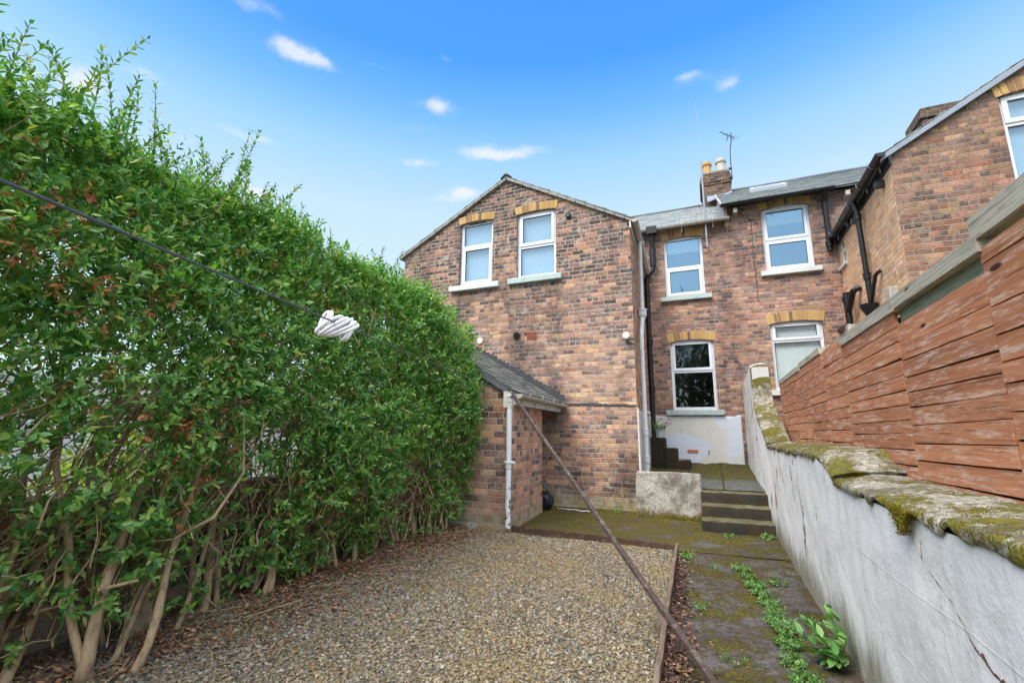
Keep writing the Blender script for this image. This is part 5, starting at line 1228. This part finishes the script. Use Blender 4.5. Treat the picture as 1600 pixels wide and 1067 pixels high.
# twigs
n = 3400; y = RNG.uniform(Y0, Y1, n); z = RNG.uniform(.2, 2.95, n); z = np.where(RNG.random(n) < .5, RNG.uniform(.3, 1.5, n), z); z = np.minimum(z, htop(y) - .1); x = hface(y, z) - RNG.uniform(.0, .55, n)
d = nrm(np.c_[RNG.normal(.35, .5, n), RNG.normal(.25, .55, n), RNG.normal(.75, .4, n)]); L = RNG.uniform(.14, .55, n)
t = np.linspace(-.6, .5, 5); ln_ = np.c_[x, y, z][:, None] + d[:, None] * (L[:, None] * t)[..., None] + RNG.normal(0, .012, (n, 5, 3))
r = (RNG.uniform(.0022, .0062, n)[:, None]) * np.linspace(1.15, .5, 5)[None]
V, F = tubes_np(ln_, r, 5); o = big('twigs', V, F, MAT['bark'], HG, smooth=True); tag(o, kind='stuff')

# ------------------------------------------------------------------ pebbles
PH = (1 + 5 ** .5) / 2
IV = nrm(np.array([(-1, PH, 0), (1, PH, 0), (-1, -PH, 0), (1, -PH, 0), (0, -1, PH), (0, 1, PH), (0, -1, -PH), (0, 1, -PH), (PH, 0, -1), (PH, 0, 1), (-PH, 0, -1), (-PH, 0, 1)], float))
IF = np.array([(0, 11, 5), (0, 5, 1), (0, 1, 7), (0, 7, 10), (0, 10, 11), (1, 5, 9), (5, 11, 4), (11, 10, 2), (10, 7, 6), (7, 1, 8), (3, 9, 4), (3, 4, 2), (3, 2, 6), (3, 6, 8), (3, 8, 9), (4, 9, 5), (2, 4, 11), (6, 2, 10), (8, 6, 7), (9, 8, 1)])
def pebbles(name, x, y, z, s, mat):
    n = len(x); Q = nrm(RNG.normal(size=(n, 4))); a, b, c, d = Q.T
    yaw = RNG.uniform(0, 2 * PI, n); cs, sn = np.cos(yaw), np.sin(yaw); ti = RNG.normal(0, .28, n)
    sc = np.stack([s * RNG.uniform(.85, 1.35, n), s * RNG.uniform(.65, 1.0, n), s * RNG.uniform(.42, .72, n)], -1)
    V = IV[None] * (1 + RNG.normal(0, .09, (n, 12, 1))) * sc[:, None]
    X = V[..., 0]; Yv = V[..., 1]; Z = V[..., 2]; Zr = Z + X * ti[:, None]
    V = np.stack([x[:, None] + X * cs[:, None] - Yv * sn[:, None], y[:, None] + X * sn[:, None] + Yv * cs[:, None], z[:, None] + Zr], -1)
    F = (IF[None] + 12 * np.arange(n)[:, None, None]).reshape(-1, 3)
    return tag(big(name, V.reshape(-1, 3), F, MAT[mat], None, smooth=True), kind='stuff')
def gz(x, y): return 0.004 + .035 * (fbm(np.c_[x * .9, y * .9, x * 0], 3, 2) - .5) + .03 * np.exp(-((x + 3.4) / .35) ** 2)
n = 78000; x = RNG.uniform(-3.6, -.36, n); u = RNG.random(n); y = .7 + 5.25 * u ** .86; k = (x < EX(y) - .025) & (y < 6.0 - .075 * (x + 3.4)) & (y > .6); x, y = x[k], y[k]; n = len(x)
k = RNG.random(n) < np.interp(x, [-3.6, -3.3, -2.9], [.35, .6, 1.0]); x, y = x[k], y[k]; n = len(x)
s = RNG.lognormal(-4.72, .30, n).clip(.005, .019)
pebbles('gravel', x, y, gz(x, y) + RNG.uniform(-.004, .007, n), s, 'pebbles')
n = 700; x = RNG.uniform(-.36, -.05, n) + .1; y = RNG.uniform(1, 6, n); x = EX(y) + RNG.exponential(.07, n) + .03
pebbles('gravel', x, y, np.full(n, .006), RNG.uniform(.004, .010, n), 'pebbles')

# ------------------------------------------------------------------ leaf litter
def litter(name, x, y, z, L, mat, flat=.35):
    n = len(x); a = RNG.uniform(0, 2 * PI, n); D = np.c_[np.cos(a), np.sin(a), RNG.normal(0, flat * .6, n)]; N = np.c_[RNG.normal(0, flat, (n, 2)), np.ones(n)]
    V, T, Q = leaves_mesh(np.c_[x, y, z], D, N, L, L * RNG.uniform(.35, .6, n), .35)
    return tag(big(name, V, [T, Q], MAT[mat], None), kind='stuff')
n = 8500; y = RNG.uniform(.8, 5.9, n); x = -3.42 + np.abs(RNG.normal(0, .42, n)) - RNG.random(n) * .15; k = RNG.random(n) < .25 + 1.5 * (fbm(np.c_[x * 2.4, y * 2.4, x * 0], 81, 3) - .32); x, y = x[k], y[k]
litter('leaf_litter', x, y, gz(x, y) + RNG.uniform(.008, .03, len(x)), RNG.uniform(.022, .05, len(x)), 'leaf_litter_orange')
n = 420; y = RNG.uniform(1.0, 5.8, n); x = RNG.uniform(-3.2, -.6, n); k = RNG.random(n) < np.exp(-(x + 3.2) / .7); x, y = x[k], y[k]
litter('leaf_litter', x, y, gz(x, y) + .014, RNG.uniform(.02, .045, len(x)), 'leaf_litter_orange')
n = 2500; y = 5.7 - RNG.random(n) ** .8 * 4.6; x = EX(y) + .02 + np.abs(RNG.normal(0, .075, n)) * np.interp(y, [1, 3.2, 5.2], [1.5, 1.2, .6]); k = RNG.random(n) < np.interp(y, [1, 4.6, 5.8], [1, .9, .25]); x, y = x[k], y[k]
litter('leaf_litter', x, y, RNG.uniform(.004, .035, len(x)), RNG.uniform(.02, .048, len(x)), 'leaf_litter')
n = 260; y = RNG.uniform(2.6, 8.1, n); x = np.where(RNG.random(n) < .5, RNG.uniform(.35, .63, n), RNG.uniform(-.4, .63, n)); litter('leaf_litter', x, y, np.full(n, .018), RNG.uniform(.012, .032, n), 'leaf_litter')
n = 160; x = RNG.uniform(-2.8, -1.3, n); y = 8.16 - RNG.exponential(.12, n); litter('leaf_litter', x, y, np.full(n, .03), RNG.uniform(.015, .04, n), 'leaf_litter')
n = 90; y = RNG.uniform(1.2, 5.6, n); x = -3.3 + np.abs(RNG.normal(0, .45, n)); a = RNG.normal(1.2, .8, n); L = RNG.uniform(.12, .5, n)
t = np.linspace(-.5, .5, 5); ln_ = np.c_[x, y, gz(x, y) + .022][:, None] + np.c_[np.cos(a), np.sin(a), RNG.normal(0, .03, n)][:, None] * (L[:, None] * t)[..., None] + RNG.normal(0, .008, (n, 5, 3)) * np.array([1, 1, .5])
V, F = tubes_np(ln_, np.full((n, 5), 1.0) * RNG.uniform(.0015, .004, n)[:, None], 5); tag(big('fallen_twigs', V, F, MAT['bark'], None, smooth=True), kind='stuff')
# moss cushions on the coping and the path: dense little tufts
def moss(name, x, y, z, s, mat):
    n = len(x); a = RNG.uniform(0, 2 * PI, n); D = np.c_[np.cos(a) * .7, np.sin(a) * .7, RNG.uniform(.3, 1.0, n)]
    V, T, Q = leaves_mesh(np.c_[x, y, z], D, RNG.normal(size=(n, 3)) + [0, 0, .5], s, s * .5, .2); return tag(big(name, V, [T, Q], MAT[mat], None), kind='stuff')
leaf_mat('moss', [(0, (96, 90, 34)), (.4, (132, 124, 46)), (.75, (160, 150, 60)), (1, (120, 96, 46))], .3, .8, .1)
leaf_mat('moss_dark', [(0, (70, 60, 28)), (.5, (96, 86, 34)), (.85, (118, 108, 42)), (1, (90, 70, 36))], .2, .8, .1)
from mathutils.bvhtree import BVHTree
def on_surface(objs, x, y, top=4):
    out = np.full(len(x), np.nan)
    for o in objs:
        me = o.data; of = ORG[o]; bv = BVHTree.FromPolygons([v.co + of for v in me.vertices], [p.vertices for p in me.polygons])
        for i in range(len(x)):
            h = bv.ray_cast(Vector((x[i], y[i], top)), Vector((0, 0, -1)))
            if h[0] is not None and (np.isnan(out[i]) or h[0].z > out[i]): out[i] = h[0].z
    return out
n = 46000; y = RNG.uniform(1.2, 8.8, n); x = RNG.uniform(.615, .97, n); dens = fbm(np.c_[x * 9, y * 9, x * 0], 91, 4) + np.interp(x, [.62, .70, .97], [.10, .0, -.03]) + np.interp(y, [1.2, 2.2, 2.35, 3.2, 3.5, 7.2], [.02, .06, .04, .0, .08, .10]); k = dens > .535; x, y = x[k], y[k]
z = on_surface(cp, x, y); k = ~np.isnan(z); moss('coping_moss', x[k], y[k], z[k] - .003, RNG.uniform(.004, .0095, k.sum()), 'moss')
n = 2600; y = 2.27 + RNG.normal(0, .07, n); f = RNG.random(n); x = .645 - .03 * RNG.random(n); z = 1.01 - f * .10 * np.exp(-((y - 2.27) / .07) ** 2); moss('coping_moss', x, y, z, RNG.uniform(.005, .012, n), 'moss')
n = 14000; x = RNG.uniform(-.36, .64, n); y = RNG.uniform(2.5, 7.1, n); k = fbm(np.c_[x * 2.6, y * 2.0, x * 0], 99, 4) + .10 * np.exp(-((x - .62) / .12) ** 2) > .56; x, y = x[k], y[k]; moss('path_moss', x, y, .004 + .02 * (fbm(np.c_[x * 3, y * 3, x * 0], 8, 4) - .5), RNG.uniform(.004, .011, len(x)), 'moss_dark')
n = 9000; x = RNG.uniform(-3, .64, n); y = RNG.uniform(6.0, 8.18, n); dens = fbm(np.c_[x * 1.6, y * 1.6, x * 0], 95, 4) + .14 * np.exp(-((y - 8.0) / .3) ** 2); k = (dens > .56) & ~((x > -.22) & (y > 7.1)); x, y = x[k], y[k]; moss('path_moss', x, y, np.full(len(x), .012) + .03 * np.exp(-((y - 8.2) / .12) ** 2), RNG.uniform(.006, .014, len(x)), 'moss')
n = 5500; x = -1.2 + RNG.random(n) * 1.0; y = 7.93 - RNG.exponential(.03, n); z = RNG.random(n) ** 1.5 * .13 * (.4 + fbm(np.c_[x * 5, x * 0, x * 0], 96, 2)); moss('path_moss', x, y + (z * .2), z, RNG.uniform(.008, .02, n), 'moss')
n = 3200; x = np.where(RNG.random(n) < .7, RNG.uniform(-1.1, .64, n), RNG.uniform(-.2, .64, n)); y = np.where(RNG.random(n) < .6, 11.25 - RNG.exponential(.10, n), RNG.uniform(8.1, 11.2, n)); z = LZ(y) + .07 * np.exp(-((y - 11.28) / .16) ** 2) * .6; moss('path_moss', x, y, z, RNG.uniform(.01, .025, n), 'moss')
n = 2600; k_ = RNG.integers(0, 3, n); x = RNG.uniform(-.21, .63, n); e = RNG.exponential(.05, n); y = np.array([7.12, 7.44, 7.76])[k_] + np.where(RNG.random(n) < .5, .30 - np.minimum(e, .28), .012 + np.minimum(e * .6, .2)); z = np.array([.15, .30, .455])[k_] + .004; k = fbm(np.c_[x * 4, y * 9, x * 0], 97, 3) > .5; moss('path_moss', x[k], y[k], z[k], RNG.uniform(.006, .013, k.sum()), 'moss')

# ------------------------------------------------------------------ weeds, plants
def weed(x, y, r, n, label, sz=.022):
    n = int(n * .8); r *= .8
    a = RNG.uniform(0, 2 * PI, n); q = r * np.sqrt(RNG.random(n)); P = np.c_[x + q * np.cos(a), y + q * np.sin(a) * 1.3, .008 + RNG.random(n) * .012]
    A = np.c_[np.cos(a) * .6, np.sin(a) * .6, np.full(n, .8)] + RNG.normal(0, .3, (n, 3))
    o = foliage('weed', [sprigs(P, A, RNG.uniform(.02, .05, n), 8, RNG.uniform(sz * .7, sz * 1.2, n), 65)], 'leaf_weed', None, (x, y, 0)); return tag(o, label, 'weed', 'small green weeds in the cracks of the path')
for x, y, r, n, lb, sz in (
    (-.34, 5.55, .075, 40, 'bright weed on the path just outside the far corner of the gravel edging', .03),
    (-.10, 5.25, .05, 16, 'thin weed in the middle of the path, just above the long crack line', .02),
    (.10, 6.85, .07, 30, 'small weed spreading at the foot of the steps', .026),
    (.56, 7.0, .085, 46, 'leafy weed at the right end of the lowest step', .036),
    (.16, 5.30, .07, 46, 'weed at the top end of the line of weeds down the path', .028),
    (.23, 4.80, .085, 70, 'second weed from the top of the line down the path', .028),
    (.30, 4.35, .07, 55, 'weed in the upper middle of the line down the path', .027),
    (.34, 3.95, .09, 80, 'broad weed in the middle of the line down the path', .027),
    (.345, 3.60, .085, 80, 'weed in the lower middle of the line down the path', .026),
    (.34, 3.32, .07, 55, 'weed level with the broad-leaved plant, in the line down the path', .025),
    (.36, 3.08, .085, 70, 'nearest weed of the line down the path', .03),
    (.20, 5.05, .06, 44, 'small weed between the two uppermost of the line down the path', .024),
    (.27, 4.58, .065, 50, 'weed above the upper middle one in the line down the path', .024),
    (.33, 4.14, .065, 54, 'weed just above the broad middle one in the line down the path', .024),
    (.35, 3.77, .06, 54, 'weed just below the broad middle one in the line down the path', .024),
    (.44, 4.95, .06, 30, 'weed beside the wall foot, right of the line down the path', .026),
    (.52, 4.05, .05, 16, 'sparse yellowish weed between the line of weeds and the white wall', .02),
    (-.17, 4.05, .055, 18, 'pale weed left of the line, beside a mossy patch in the path', .022),
    (.02, 3.22, .06, 14, 'thin strip of weed near the lower end of the leaning prop', .018),
    (-1.52, 8.08, .04, 14, 'dark green weed at the foot of the brick gable, left of the low grey wall', .034)):
    weed(x, y, r, n, lb, sz)
PL = thing('broadleaf_plant', 'leafy green plant with large pointed leaves growing at the foot of the white wall', 'plant', (.57, 3.38, 0))
parts = []; st_l = []; st_r = []
for i, (dx, dy, h) in enumerate(((-.01, .03, .30), (-.10, .05, .22), (.02, -.06, .20), (-.06, -.04, .17), (-.13, -.02, .16), (.03, .06, .24), (-.03, -.10, .12))):
    b = np.array([.57, 3.38, 0.0]); tp = b + np.array([dx, dy, h]); t = np.linspace(0, 1, 6)[:, None]; ln_ = b + (tp - b) * t + np.array([dx, dy, 0]) * .35 * t * t; st_l.append(ln_); st_r.append(np.linspace(.005, .0025, 6))
    k = 8; tt = np.linspace(.3, 1, k); bp = np.stack([np.interp(tt, t[:, 0], ln_[:, c]) for c in range(3)], 1); ph = np.arange(k) * 2.4 + i; el = np.interp(tt, [.3, 1], [.05, .75])
    D = np.c_[np.cos(ph) * np.cos(el), np.sin(ph) * np.cos(el), np.sin(el) - .12]; D[:, 0] = np.where(D[:, 0] > .1, -D[:, 0] * .6 + .08, D[:, 0]); L = RNG.uniform(.085, .14, k) * (1.15 - .45 * tt)
    parts.append((bp, D, np.tile([0, 0, 1.0], (k, 1)) + RNG.normal(0, .25, (k, 3)), L, L * RNG.uniform(.40, .50, k)))
foliage('leaves', parts, 'leaf_broad', PL)
V, F = tubes_np(np.array(st_l), np.array(st_r), 6); big('stalk', V, F, MAT['leaf_broad'], PL, smooth=True)
FP = thing('flower_pot', 'pot of dark pink flowers standing on the top door step by the black pipe', 'flower pot', (-1.04, 10.62, LZ(10.9) + .62))
b = ORG[FP]; m = MB(); m.lathe(b, [(.07, 0), (.085, .10), (.095, .16), (.102, .16), (.102, .185), (.085, .185), (.08, .14)], 16); arc_smooth(m.build('pot', MAT['pot_white'], FP), 40)
n = 26; a = RNG.uniform(0, 2 * PI, n); P = np.tile([b.x, b.y, b.z + .17], (n, 1)) + np.c_[np.cos(a), np.sin(a), np.zeros(n)] * .06
foliage('leaves', [sprigs(P, np.c_[np.cos(a) * .8, np.sin(a) * .8, np.ones(n)] + RNG.normal(0, .2, (n, 3)), RNG.uniform(.08, .2, n), 8, RNG.uniform(.04, .07, n))], 'leaf_broad', FP)
parts = []
for x, y, z in ((.14, -.03, .30), (.19, -.06, .36), (.17, .05, .27), (.03, -.06, .38), (-.03, .05, .34), (.10, -.08, .22), (.21, .0, .29)):
    n = 12; a = RNG.uniform(0, 2 * PI, n); D = np.c_[np.cos(a), np.sin(a), RNG.uniform(-.2, .8, n)]
    foliage('flower', [(np.tile([b.x + x, b.y + y, b.z + z], (n, 1)), D, RNG.normal(0, .3, (n, 3)) + [0, 0, 1], RNG.uniform(.022, .04, n), RNG.uniform(.02, .032, n))], 'flower_red', FP)
# black bag and scraps in the doorway corner
import bmesh
bm = bmesh.new(); bmesh.ops.create_icosphere(bm, subdivisions=4, radius=1)
for v in bm.verts:
    p = v.co.copy(); w = 1 + .16 * mnoise.noise(p * 2.2) + .09 * abs(mnoise.noise(p * 5)); pin = 1 - .55 * max(0, p.z - .45)
    v.co = Vector((-2.72 + p.x * .155 * w * pin, 7.86 + p.y * .14 * w * pin, .15 + p.z * .17 * w))
m = MB(); bm.verts.index_update(); m.add([tuple(v.co) for v in bm.verts], [tuple(v.index for v in f.verts) for f in bm.faces]); bm.free()
BG = m.build('rubbish_bag', MAT['bag_black'], None, (-2.72, 7.86, 0), smooth=True); tag(BG, 'small black plastic bag slumped beside the outhouse doorway', 'bag')
simple('bag_green', (40, 110, 84), .4, .2, 12, .4)
m = MB(); m.tube([(-2.80, 7.80, .30), (-2.79, 7.78, .38), (-2.72, 7.78, .41), (-2.66, 7.79, .37), (-2.64, 7.80, .31)], [.02, .028, .03, .024, .012], 8); tag(m.build('watering_can_handle', MAT['bag_green'], None, (-2.78, 7.8, .3), smooth=True), 'green and white plastic scrap lying on top of the black bag', 'plastic scrap')
m = MB(); rr = random.Random(2); ps = [Vector((-2.52 + i * .045, 7.93 - i * .008 + rr.uniform(-.02, .02), .035 + rr.uniform(0, .012))) for i in range(14)]; m.tube(ps, [rr.uniform(.004, .011) for _ in ps], 6)
tag(m.build('plastic_strip', MAT['litter_white'], None, tuple(ps[0]), smooth=True), 'torn white plastic strip on the mossy ground below the brick gable', 'litter')

# ------------------------------------------------------------------ beyond the hedge, and the trees mirrored in the windows
tag(rough_block('garden_wall', -9.3, -9.0, -4, 11, -.05, 2.1, 'neigh_wall', .01, .5, 3), 'pale wall glimpsed through gaps low in the hedge', 'wall')
def bush(x, y, h, r, n, mat, label, sz=.09, name='bush', cat='bush', group=None):
    o = thing(name, label, cat, (x, y, 0), group); p = nrm(RNG.normal(size=(n, 3))) * (RNG.random((n, 1)) ** .4); p *= (1 + .5 * (fbm(p * 2 + x, 17, 2)[:, None] - .5))
    P = np.array([x, y, h * .55]) + p * np.array([r, r, h * .48]); foliage('foliage', [sprigs(P, p + RNG.normal(0, .5, (n, 3)) + [0, 0, .3], RNG.uniform(.1, .3, n), 8, RNG.uniform(sz * .7, sz * 1.3, n))], mat, o)
    m = MB(); m.tube([(x, y, -.05), (x + .05, y, h * .3), (x, y + .05, h * .6)], [.05, .04, .02], 8); m.build('stem', MAT['bark'], o); return o
bush(-6.2, 1.2, 1.7, .8, 700, 'leaf_far', 'yellow-green bush glimpsed through the left end of the hedge', group='bushes beyond the hedge')
bush(-6.6, 3.6, 1.3, .7, 420, 'leaf_far', 'low yellow-green bush glimpsed through the middle of the hedge', group='bushes beyond the hedge')
def tree(x, y, h, r, n, label):
    o = thing('tree', label, 'tree', (x, y, 0), 'trees mirrored in the windows'); cl = nrm(RNG.normal(size=(26, 3))) * RNG.random((26, 1)) ** .4 * np.array([r, r, h * .36]) + [x, y, h * .62]
    c = cl[RNG.integers(0, 26, n)]; P = c + RNG.normal(0, 1, (n, 3)) * r * .22
    foliage('crown', [sprigs(P, P - np.array([x, y, h * .5]) + RNG.normal(0, 1, (n, 3)), RNG.uniform(.2, .4, n), 8, RNG.uniform(.13, .22, n))], 'leaf_tree', o)
    m = MB(); m.tube([(x, y, -.05), (x + .1, y, h * .3), (x, y + .1, h * .7)], [.22, .17, .06], 10)
    for k in range(9):
        q = cl[k]; m.tube([(x + .05, y, h * (.25 + .03 * k)), tuple((np.array([x, y, h * .4]) + q) / 2), tuple(q)], [.08, .05, .02], 6)
    m.build('trunk', MAT['bark'], o); return o
tree(-1.2, -10.5, 8.6, 4.2, 4200, 'bushy tree behind the viewer, mirrored in the lower window of the middle house')
tree(5.2, -11, 9.4, 4.0, 3600, 'taller tree behind the viewer, mirrored in the lower window of the right house')

# ------------------------------------------------------------------ camera, sky, sun
cam = bpy.data.cameras.new('camera'); co = bpy.data.objects.new('camera', cam); COL.objects.link(co); SC.camera = co
yaw, pit, rol = .40366, .195487, .0112368
f = Vector((-math.sin(yaw) * math.cos(pit), math.cos(yaw) * math.cos(pit), math.sin(pit))); r0 = Vector((math.cos(yaw), math.sin(yaw), 0)); u0 = r0.cross(f)
r_ = r0 * math.cos(rol) + u0 * math.sin(rol); u_ = -r0 * math.sin(rol) + u0 * math.cos(rol)
from mathutils import Matrix
M4 = Matrix(((r_.x, u_.x, -f.x, 0), (r_.y, u_.y, -f.y, 0), (r_.z, u_.z, -f.z, 1.27), (0, 0, 0, 1))); co.matrix_world = M4
cam.sensor_width = 36; cam.lens = 36 * 726.28 / 1600; cam.clip_start = .02; cam.clip_end = 3000
SUN_EL, SUN_AZ = math.radians(52), math.radians(-155)       # azimuth from +Y towards +X: the sun stands to the left, a little behind
sd = Vector((math.sin(SUN_AZ) * math.cos(SUN_EL), math.cos(SUN_AZ) * math.cos(SUN_EL), math.sin(SUN_EL)))
L = bpy.data.lights.new('sun', 'SUN'); L.energy = 0.9; L.angle = math.radians(28); L.color = (1.0, .92, .80)
lo_ = bpy.data.objects.new('sun', L); COL.objects.link(lo_); lo_.rotation_euler = sd.to_track_quat('Z', 'Y').to_euler()
w = bpy.data.worlds.new('World'); SC.world = w; w.use_nodes = True; wt = w.node_tree; wt.nodes.clear()
class WT(NT):
    def __init__(s, tree): s.t = tree
t = WT(wt); wo = t.n('ShaderNodeOutputWorld'); bg = t.n('ShaderNodeBackground')
sk = t.n('ShaderNodeTexSky', sky_type='NISHITA'); sk.sun_disc = False; sk.sun_elevation = SUN_EL; sk.sun_rotation = SUN_AZ; sk.altitude = 0; sk.air_density = 1.0; sk.dust_density = .6; sk.ozone_density = 1.0
gd = t.n('ShaderNodeTexCoord').outputs['Generated']; gx, gy, gzz = t.sep(gd)
SKYS = .15
EXPO = 1.55
EV = 2 ** EXPO * SKYS
def dl_(r, g, b): return tuple(q / EV for q in lin(r, g, b)[:3]) + (1,)
grad = t.ramp(gzz, [(0, dl_(226, 240, 252)), (.30, dl_(218, 240, 255)), (.44, dl_(204, 234, 255)), (.53, dl_(166, 218, 255)), (.60, dl_(114, 190, 255)), (.67, dl_(62, 160, 254)), (.90, dl_(50, 144, 246))])
col = t.mix(.88, sk.outputs[0], grad)
# unseen white layer added to the sky behind and overhead, over-bright, as fill light
sky_fill = t.m('MULTIPLY', t.m('MULTIPLY', t.ss(gy, .15, -.35), t.ss(gzz, .42, .66)), t.m('ADD', .5, t.m('MULTIPLY', t.ss(t.noise(gd, 2.2, 5, .6), .38, .62), .5)))
col = t.mix(sky_fill, col, tuple(q * 5.9 for q in dl_(247, 244, 241)[:3]) + (1,))
# broken fair-weather cloud, each puff at its own direction on the sky dome
Mi = np.array([r_, u_, f])
def pdir(px, py): return Vector(tuple(Mi.T @ np.array([(px - 800) / 726.28, -(py - 533.5) / 726.28, 1.0]))).normalized()
warp = t.sep(t.noise(gd, 9, 4, .6, col=True)); nz_ = t.noise(gd, 22, 6, .62)
tot = None
for px, py, sx, sy, am in ((462, 84, 46, 17, 1.0), (500, 95, 40, 10, .6), (130, 130, 40, 24, 1.0), (215, 122, 50, 14, .5), (679, 168, 34, 11, .9), (655, 254, 26, 8, .8), (770, 234, 48, 10, 1.0), (815, 236, 60, 7, .5), (722, 306, 30, 11, 1.0), (690, 316, 40, 7, .4), (402, 292, 34, 9, 1.0), (390, 214, 60, 10, .55), (285, 216, 34, 8, .4), (1133, 129, 22, 12, .8), (1075, 116, 22, 8, .5), (1100, 120, 70, 14, .25), (395, 8, 60, 16, .55), (590, 102, 30, 8, .3), (655, 200, 80, 14, .2), (560, 268, 60, 10, .25), (1330, 245, 60, 12, .3), (1180, 282, 90, 14, .25), (700, 95, 20, 6, .3)):
    c = pdir(px, py); rx = Vector((c.y, -c.x, 0)).normalized(); ux = rx.cross(c)
    k = 726.28 * (1 + ((px - 800) ** 2 + (py - 533.5) ** 2) / 726.28 ** 2) ** .75
    a = t.m('MULTIPLY', t.m('ADD', t.vm('DOT_PRODUCT', gd, tuple(rx)), t.m('MULTIPLY', t.m('SUBTRACT', warp[0], .5), .09)), k / sx)
    b = t.m('MULTIPLY', t.m('ADD', t.m('SUBTRACT', t.vm('DOT_PRODUCT', gd, tuple(ux)), 0), t.m('MULTIPLY', t.m('SUBTRACT', warp[1], .5), .055)), k / sy)
    g = t.m('EXPONENT', t.m('MULTIPLY', t.m('ADD', t.m('MULTIPLY', a, a), t.m('MULTIPLY', b, b)), -1.0))
    g = t.m('MULTIPLY', g, t.m('MULTIPLY', t.m('GREATER_THAN', t.vm('DOT_PRODUCT', gd, tuple(c)), 0), am))
    tot = g if tot is None else t.m('ADD', tot, g)
cl = t.m('MULTIPLY', t.ss(t.m('MULTIPLY', tot, t.m('ADD', -.05, t.m('MULTIPLY', nz_, 2.1))), .10, 1.15), .74)
CLOUD = (3.0, 3.05, 3.1, 1)
col = t.mix(cl, col, dl_(252, 253, 254))
t.put(bg.inputs[0], col); bg.inputs[1].default_value = SKYS; wt.links.new(bg.outputs[0], wo.inputs[0])
vs = SC.view_settings; vs.view_transform = 'Standard'; vs.look = 'None'; vs.gamma = 1; vs.use_curve_mapping = False; vs.exposure = EXPO
SC.cycles.max_bounces = 6; SC.cycles.diffuse_bounces = 3; SC.cycles.glossy_bounces = 3; SC.cycles.transmission_bounces = 4; SC.cycles.transparent_max_bounces = 8; SC.cycles.use_denoising = True
